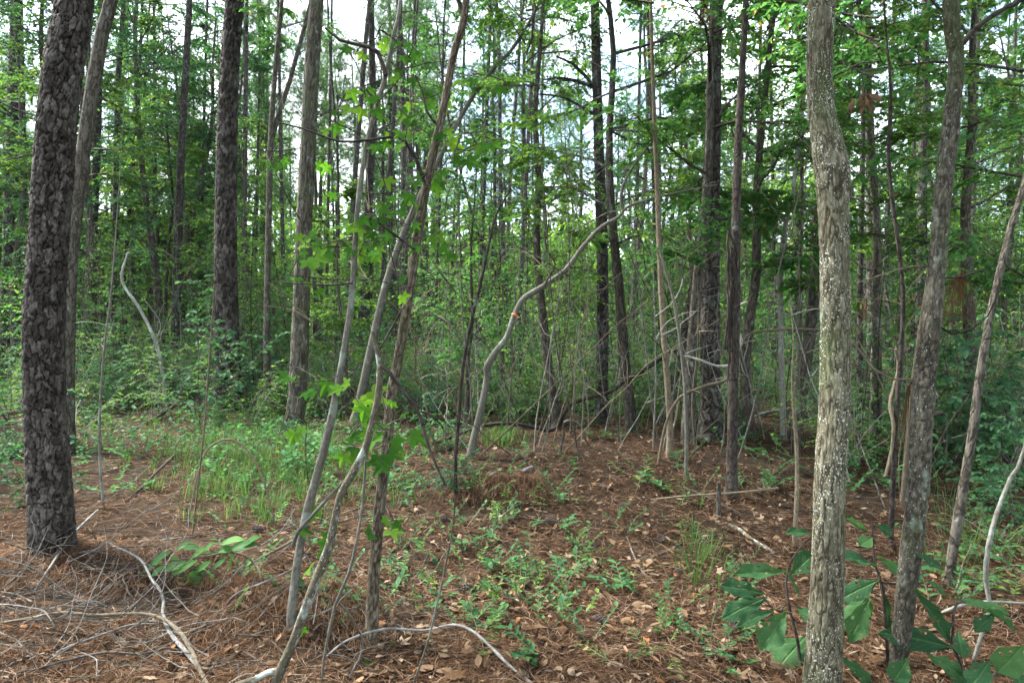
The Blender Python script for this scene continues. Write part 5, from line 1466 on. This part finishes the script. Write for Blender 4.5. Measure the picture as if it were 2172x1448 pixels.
# low leafy ground cover far back
def ground_cover():
    rs = rng_(96)
    n = 36000
    y = 7.5 + 34 * rs.rand(n) ** 1.6
    px = rs.uniform(-600, 2780, n)
    x = (px - CX) / F_PX * y
    clearing = np.exp(-((x - 1.4) / 3.2) ** 2 - ((y - 7.5) / 2.8) ** 2)
    keep = (rs.rand(n) > clearing * 1.3) & (vnoise(x * 0.9, y * 0.9, 5) > 0.34)
    x, y = x[keep], y[keep]
    n = len(x)
    z = gh(x, y) + rs.rand(n) ** 1.4 * 0.38 * (0.35 + vnoise(x * 0.6, y * 0.6, 8))
    P = np.stack([x, y, z], -1)
    D = rs.normal(size=(n, 3)); D[:, 2] *= 0.3
    N = np.array([0, 0, 1]) + rs.normal(size=(n, 3)) * 0.4
    mb = MB(); leaves(mb, DIAMOND, P, D, N, rs.uniform(0.04, 0.085, n))
    o = obj('ground_cover', mb.mesh('ground_cover', M['leaf_dark'], smooth=False, uv=False), kind='stuff')
    tag(o, 'low mass of small green leaves covering the floor behind the clearing', 'ground cover')
ground_cover()

# ------------------------------------------------------------------ litter
def litter():
    rs = rng_(97)
    n = 160000
    u = rs.rand(n)
    y = 1.7 * (13.0 / 1.7) ** u
    px = rs.uniform(-420, 2590, n)
    x = (px - CX) / F_PX * y
    keep = vnoise(x * 1.3, y * 1.3, 6) * 0.75 + 0.35 * vnoise(x * 4.1, y * 4.1, 16) + 0.4 * rs.rand(n) > 0.50
    x, y = x[keep], y[keep]; n = len(x)
    a = rs.uniform(0, 6.283, n) + 0.7 * (vnoise(x * 2, y * 2, 4) - 0.5)
    L = rs.uniform(0.08, 0.19, n) * (1 + y * 0.05); w = rs.uniform(0.0009, 0.0017, n) * (0.7 + y * 0.16)
    bx, by = [], []
    for (cx_, cy_, r_) in BASES:
        if cy_ > 12: continue
        m_ = int(90 + 900 * r_)
        aa = rs.uniform(0, 6.283, m_); rr = r_ * 1.05 + np.abs(rs.normal(size=m_)) * (0.05 + r_ * 0.5)
        bx.append(cx_ + np.cos(aa) * rr); by.append(cy_ + np.sin(aa) * rr)
    bx = np.concatenate(bx); by = np.concatenate(by); nb = len(bx)
    x = np.concatenate([x, bx]); y = np.concatenate([y, by])
    a = np.concatenate([a, rs.uniform(0, 6.283, nb)]); L = np.concatenate([L, rs.uniform(0.06, 0.15, nb)]); w = np.concatenate([w, rs.uniform(0.0009, 0.0017, nb) * (0.7 + by * 0.16)])
    n = len(x); lift = np.concatenate([np.zeros(n - nb), rs.rand(nb) ** 2 * 0.06])
    e = 0.02
    zx = (gh(x + e, y) - gh(x - e, y)) / (2 * e); zy = (gh(x, y + e) - gh(x, y - e)) / (2 * e)
    dx, dy = np.cos(a), np.sin(a)
    z = gh(x, y) + rs.uniform(0.002, 0.022, n) + lift
    slope = dx * zx + dy * zy + rs.normal(size=n) * 0.10
    p1 = np.stack([x, y, z + 0.006 * rs.rand(n)], -1)
    h = (L / 2)[:, None]
    bend = rs.normal(size=n) * 0.25
    d1 = np.stack([dx, dy, slope], -1); d2 = np.stack([np.cos(a + bend), np.sin(a + bend), slope - rs.rand(n) * 0.1], -1)
    p0 = p1 - d1 * h; p2 = p1 + d2 * h
    sd = np.stack([-dy, dx, np.zeros(n)], -1) * w[:, None]
    up = np.array([0, 0, 1.0]) * (w * 0.6)[:, None]
    V = np.stack([p0, p1 - sd, p1 + sd + up, p2], 1)
    F = np.array([[0, 1, 2], [1, 3, 2]])
    mb = MB(); mb.add(V.reshape(-1, 3), (F[None] + (np.arange(n) * 4)[:, None, None]).reshape(-1, 3))
    o = obj('pine_needle_litter', mb.mesh('pine_needle_litter', M['dry_needle'], smooth=False, uv=False), kind='stuff')
    tag(o, 'carpet of dry reddish-brown pine needles over the clearing floor', 'pine needles')
    # dead leaves
    n = 16000
    u = rs.rand(n); y = 1.9 * (12.0 / 1.9) ** u
    px = rs.uniform(-100, 2270, n); x = (px - CX) / F_PX * y
    dens = 0.25 + 0.9 * np.exp(-((x - 1.0) / 2.2) ** 2 - ((y - 5.0) / 2.5) ** 2) + 0.1 * (x > 1.5)
    keep = rs.rand(n) < dens
    x, y = x[keep], y[keep]; n = len(x)
    P = np.stack([x, y, gh(x, y) + rs.uniform(0.006, 0.03, n)], -1)
    D = rs.normal(size=(n, 3)); D[:, 2] *= 0.22
    N = np.array([0, 0, 1]) + rs.normal(size=(n, 3)) * 0.45
    mb = MB()
    CURL = (np.array([[0, 0, 0.02], [0.17, 0.25, 0.10], [0.22, 0.6, 0.14], [0, 1, 0.12], [-0.22, 0.6, 0.10], [-0.17, 0.25, 0.07], [0, 0.5, 0.0]]), OVAL[1])
    LOBED = (STAR[0] * np.array([1, 1, -1.6]) + np.array([0, 0, 0.06]) + 0.22 * np.stack([np.zeros(len(STAR[0])), np.zeros(len(STAR[0])), STAR[0][:, 0] ** 2], -1), STAR[1])
    ROLL = (CURL[0] * np.array([0.55, 1.1, 2.2]), CURL[1])
    BROAD = (CURL[0] * np.array([1.6, 0.9, -1.2]) + np.array([0, 0, 0.12]), CURL[1])
    sz = 0.022 + 0.05 * rs.rand(n) ** 1.7
    pick = rs.rand(n)
    for tpl_, lo, hi, f_ in ((CURL, 0, 0.34, 1.0), (ROLL, 0.34, 0.56, 1.1), (BROAD, 0.56, 0.82, 0.9), (LOBED, 0.82, 1.01, 0.8)):
        m_ = (pick >= lo) & (pick < hi)
        leaves(mb, tpl_, P[m_], D[m_], N[m_], sz[m_] * f_)
    o = obj('leaf_litter', mb.mesh('leaf_litter', M['dry_leaf'], smooth=False, uv=False), kind='stuff')
    tag(o, 'scatter of small tan dead leaves over the needle floor', 'leaf litter')
    return CURL
CURL = litter()

# larger dead leaves that stand out, one by one
mb = MB(); mb.add(CURL[0], CURL[1]); DLM = mb.mesh('dead_leaf', M['dry_leaf'], smooth=False, uv=False)
CURL2 = CURL[0].copy(); CURL2[:, 0] *= 1.5; CURL2[:, 2] *= -0.8; CURL2[:, 2] += 0.10
mb = MB(); mb.add(CURL2, CURL[1]); DLM2 = mb.mesh('dead_leaf', M['dry_leaf'], smooth=False, uv=False)
rs = rng_(99)
for i in range(110):
    px, py = rs.uniform(880, 2000), rs.uniform(1090, 1445)
    if rs.rand() < 0.2: px = rs.uniform(300, 900)
    g = ground_hit(px, py)
    o = obj('dead_leaf', DLM if i % 2 else DLM2, None, None, (g.x, g.y, g.z + 0.02))
    s = rs.uniform(0.045, 0.085); o.scale = (s * rs.uniform(0.7, 1.3), s, s * rs.uniform(0.8, 2.2))
    o.rotation_euler = (rs.normal() * 0.3, rs.normal() * 0.3, rs.uniform(0, 6.28))
    tag(o, 'curled tan dead leaf lying on the front litter of the clearing', 'leaf', 'larger dead leaves on the clearing floor')

# heaps of dry needles
def heap(label, hx, hy, rx, ry, n, L, seed):
    rs = rng_(seed)
    x = hx + rs.uniform(-1, 1, n) * rx; y = hy + rs.uniform(-0.9, 0.35, n) * ry
    z = gh(x, y) + rs.uniform(0.0, 0.05, n)
    az = -math.pi / 2 + rs.normal(size=n) * 1.1
    el = rs.uniform(-1.2, 0.15, n)
    d = np.stack([np.cos(az) * np.cos(el), np.sin(az) * np.cos(el), np.sin(el)], -1)
    l_ = (L * rs.uniform(0.5, 1.1, n))[:, None]
    p0 = np.stack([x, y, z], -1); p1 = p0 + d * l_ * 0.5 + np.array([0, 0, 0.02]); p2 = p1 + (d + np.array([0, 0, -0.5])) * l_ * 0.5
    p2[:, 2] = np.maximum(p2[:, 2], gh(p2[:, 0], p2[:, 1]) + 0.005); p1[:, 2] = np.maximum(p1[:, 2], gh(p1[:, 0], p1[:, 1]) + 0.008)
    sd = np.stack([-np.sin(az), np.cos(az), np.zeros(n)], -1) * 0.0016
    V = np.stack([p0, p1 - sd, p1 + sd, p2], 1) - np.array([hx, hy, 0])
    mb = MB(); mb.add(V.reshape(-1, 3), (np.array([[0, 1, 2], [1, 3, 2]])[None] + (np.arange(n) * 4)[:, None, None]).reshape(-1, 3))
    o = obj('needle_heap', mb.mesh('needle_heap', M['dry_needle'], smooth=False, uv=False), None, 'stuff', (hx, hy, 0))
    tag(o, label, 'needle heap')
heap('heap of dry needles drooping over a hollow in mid clearing', -0.12, 5.9, 0.42, 0.30, 1700, 0.20, 5)
heap('mound of brown needles at the feet of the leaning poles', -1.15, 3.55, 0.45, 0.36, 3000, 0.2, 6)
heap('mound of needles and twigs before the big plated pine', -2.35, 4.1, 0.9, 0.42, 3600, 0.2, 7)

# hanging dry needle tassel and dead leaf clusters
def tassel(label, px, py, Y, n, L, spread, seed):
    rs = rng_(seed)
    q = at(px, py, Y)
    mb = MB()
    for k in range(n):
        d = np.array([rs.normal() * spread - 0.1, rs.normal() * spread, -1.0]); l_ = L * rs.uniform(0.5, 1.0)
        st = rs.uniform(0, 0.25) * L
        p0 = np.array([-st * 0.25, 0, -st * 0.3])
        rows = np.array([[*p0, 0.0009], [*(p0 + d * l_ * 0.35 * np.array([1.5, 1.5, 0.8])), 0.0011], [*(p0 + d * l_ * np.array([1.0, 1, 1])), 0.0006]])
        tube(mb, spline(rows, n_per=3), 3, cap=False)
    o = obj('needle_tassel', mb.mesh('needle_tassel', M['hang_needle']), None, 'stuff', q)
    tag(o, label, 'pine needles')
tassel('tuft of dry reddish needles hanging off a twig by the rough trunk', 2045, 572, 2.75, 42, 0.27, 0.2, 3)
tassel('brown needle tuft caught high in the leaves above the scaly pine', 1500, -5, 6.5, 90, 0.28, 0.14, 4)
tassel('few dry needles draped against the rough trunk below the bare twig', 1940, 800, 2.75, 16, 0.30, 0.10, 5)
CURL3 = CURL[0] * np.array([0.75, 1.0, 3.0]); CURL3[3, 0] += 0.12; CURL3[2, 1] -= 0.12
mb = MB(); mb.add(CURL3, CURL[1]); DLH = mb.mesh('leaf', M['dry_leaf'], smooth=False, uv=False)
def dead_cluster(label, px, py, Y, n, sz, seed):
    rs = rng_(seed); q = at(px, py, Y)
    t = thing('dead_leaf_cluster', label, 'dead leaves', q)
    for k in range(n):
        set_leaf(DLH, t, rs.normal(size=3) * sz * 0.35 + np.array([0, 0, -sz * 0.3 * k / n]), np.array([rs.normal() * 0.35, rs.normal() * 0.3, -1]), rand_dirs(rs, 1)[0], sz * rs.uniform(0.7, 1.1), wid=0.8)
    mb = MB(); tube(mb, spline(np.array([[0, 0.03, sz * 1.6, 0.003], [0, 0, sz * 0.5, 0.003], [0, 0, -0.02, 0.002]]), n_per=3), 4); obj('twig', mb.mesh('twig', M['dark_twig']), t)
dead_cluster('bunch of brown dead leaves hanging beside the stout oak\'s upper trunk', 1832, 205, 4.6, 16, 0.10, 3)
dead_cluster('small curled red-brown dead leaf bunch dangling between the right oaks', 1838, 645, 2.9, 5, 0.045, 4)

# pine cones
def cone_mesh():
    mb = MB()
    n = 0
    for ring in range(9):
        t = ring / 8.0
        r = 0.026 * math.sin(math.pi * (0.12 + 0.8 * t)) ; z = 0.085 * t
        m = 8
        for k in range(m):
            a = 2 * math.pi * (k + 0.5 * (ring % 2)) / m
            c, s = math.cos(a), math.sin(a)
            o_, w = np.array([c, s, 0]), np.array([-s, c, 0]) * 0.008
            b = o_ * r * 0.35 + np.array([0, 0, z]); e = o_ * r * 1.15 + np.array([0, 0, z + 0.012])
            mb.add(np.array([b - w * 0.6, b + w * 0.6, e + w, e - w, e + o_ * 0.003 + np.array([0, 0, -0.006])]), np.array([[0, 1, 2], [0, 2, 3], [3, 2, 4], [0, 3, 4], [1, 4, 2]]))
    tube(mb, np.array([[0, 0, 0, 0.007], [0, 0, 0.04, 0.014], [0, 0, 0.085, 0.005]]), 7)
    return mb.mesh('pine_cone', M['cone'], smooth=False, uv=False)
CONE = cone_mesh()
rs = rng_(101)
for (px, py) in [(950, 1107), (866, 1075), (1090, 1108), (1410, 1155), (1438, 1217), (935, 1104), (1180, 1115), (1255, 1160), (1330, 1075), (1000, 1250), (1560, 1330), (560, 1130), (1130, 1225), (700, 1195), (1290, 1330)]:
    g = ground_hit(px, py)
    o = obj('pine_cone', CONE, None, None, (g.x, g.y, g.z + 0.028))
    o.rotation_euler = (R(90) + rs.normal() * 0.2, 0, rs.uniform(0, 6.28))
    s = rs.uniform(0.8, 1.1); o.scale = (s, s, s)
    tag(o, 'dark fallen pine cone lying on the clearing litter', 'pine cone', 'fallen pine cones')

# ------------------------------------------------------------------ the wood closing the view far behind
def distant_woods():
    rs = rng_(111)
    mb = MB()
    n = 170000
    y = rs.uniform(48, 105, n)
    px = rs.uniform(-1000, 3170, n)
    x = (px - CX) / F_PX * y
    top = 4.0 + 8 * vnoise(x * 0.16, y * 0.1, 21) + 4 * vnoise(x * 0.6, y * 0.3, 22)
    z = gh(x, y) + top * rs.rand(n) ** 0.85
    keep = vnoise(x * 0.7, z * 0.9 + y, 23) > 0.28
    P = np.stack([x, y, z], -1)[keep]; n = len(P)
    mb2 = MB(); leaves(mb2, DIAMOND, P, rand_dirs(rs, n), rand_dirs(rs, n), rs.uniform(0.45, 0.95, n))
    o = obj('distant_woods', mb2.mesh('distant_woods', M['leaf_far'], smooth=False, uv=False), kind='stuff')
    tag(o, 'solid mass of green woodland closing the view far behind the trunks', 'woods')
distant_woods()
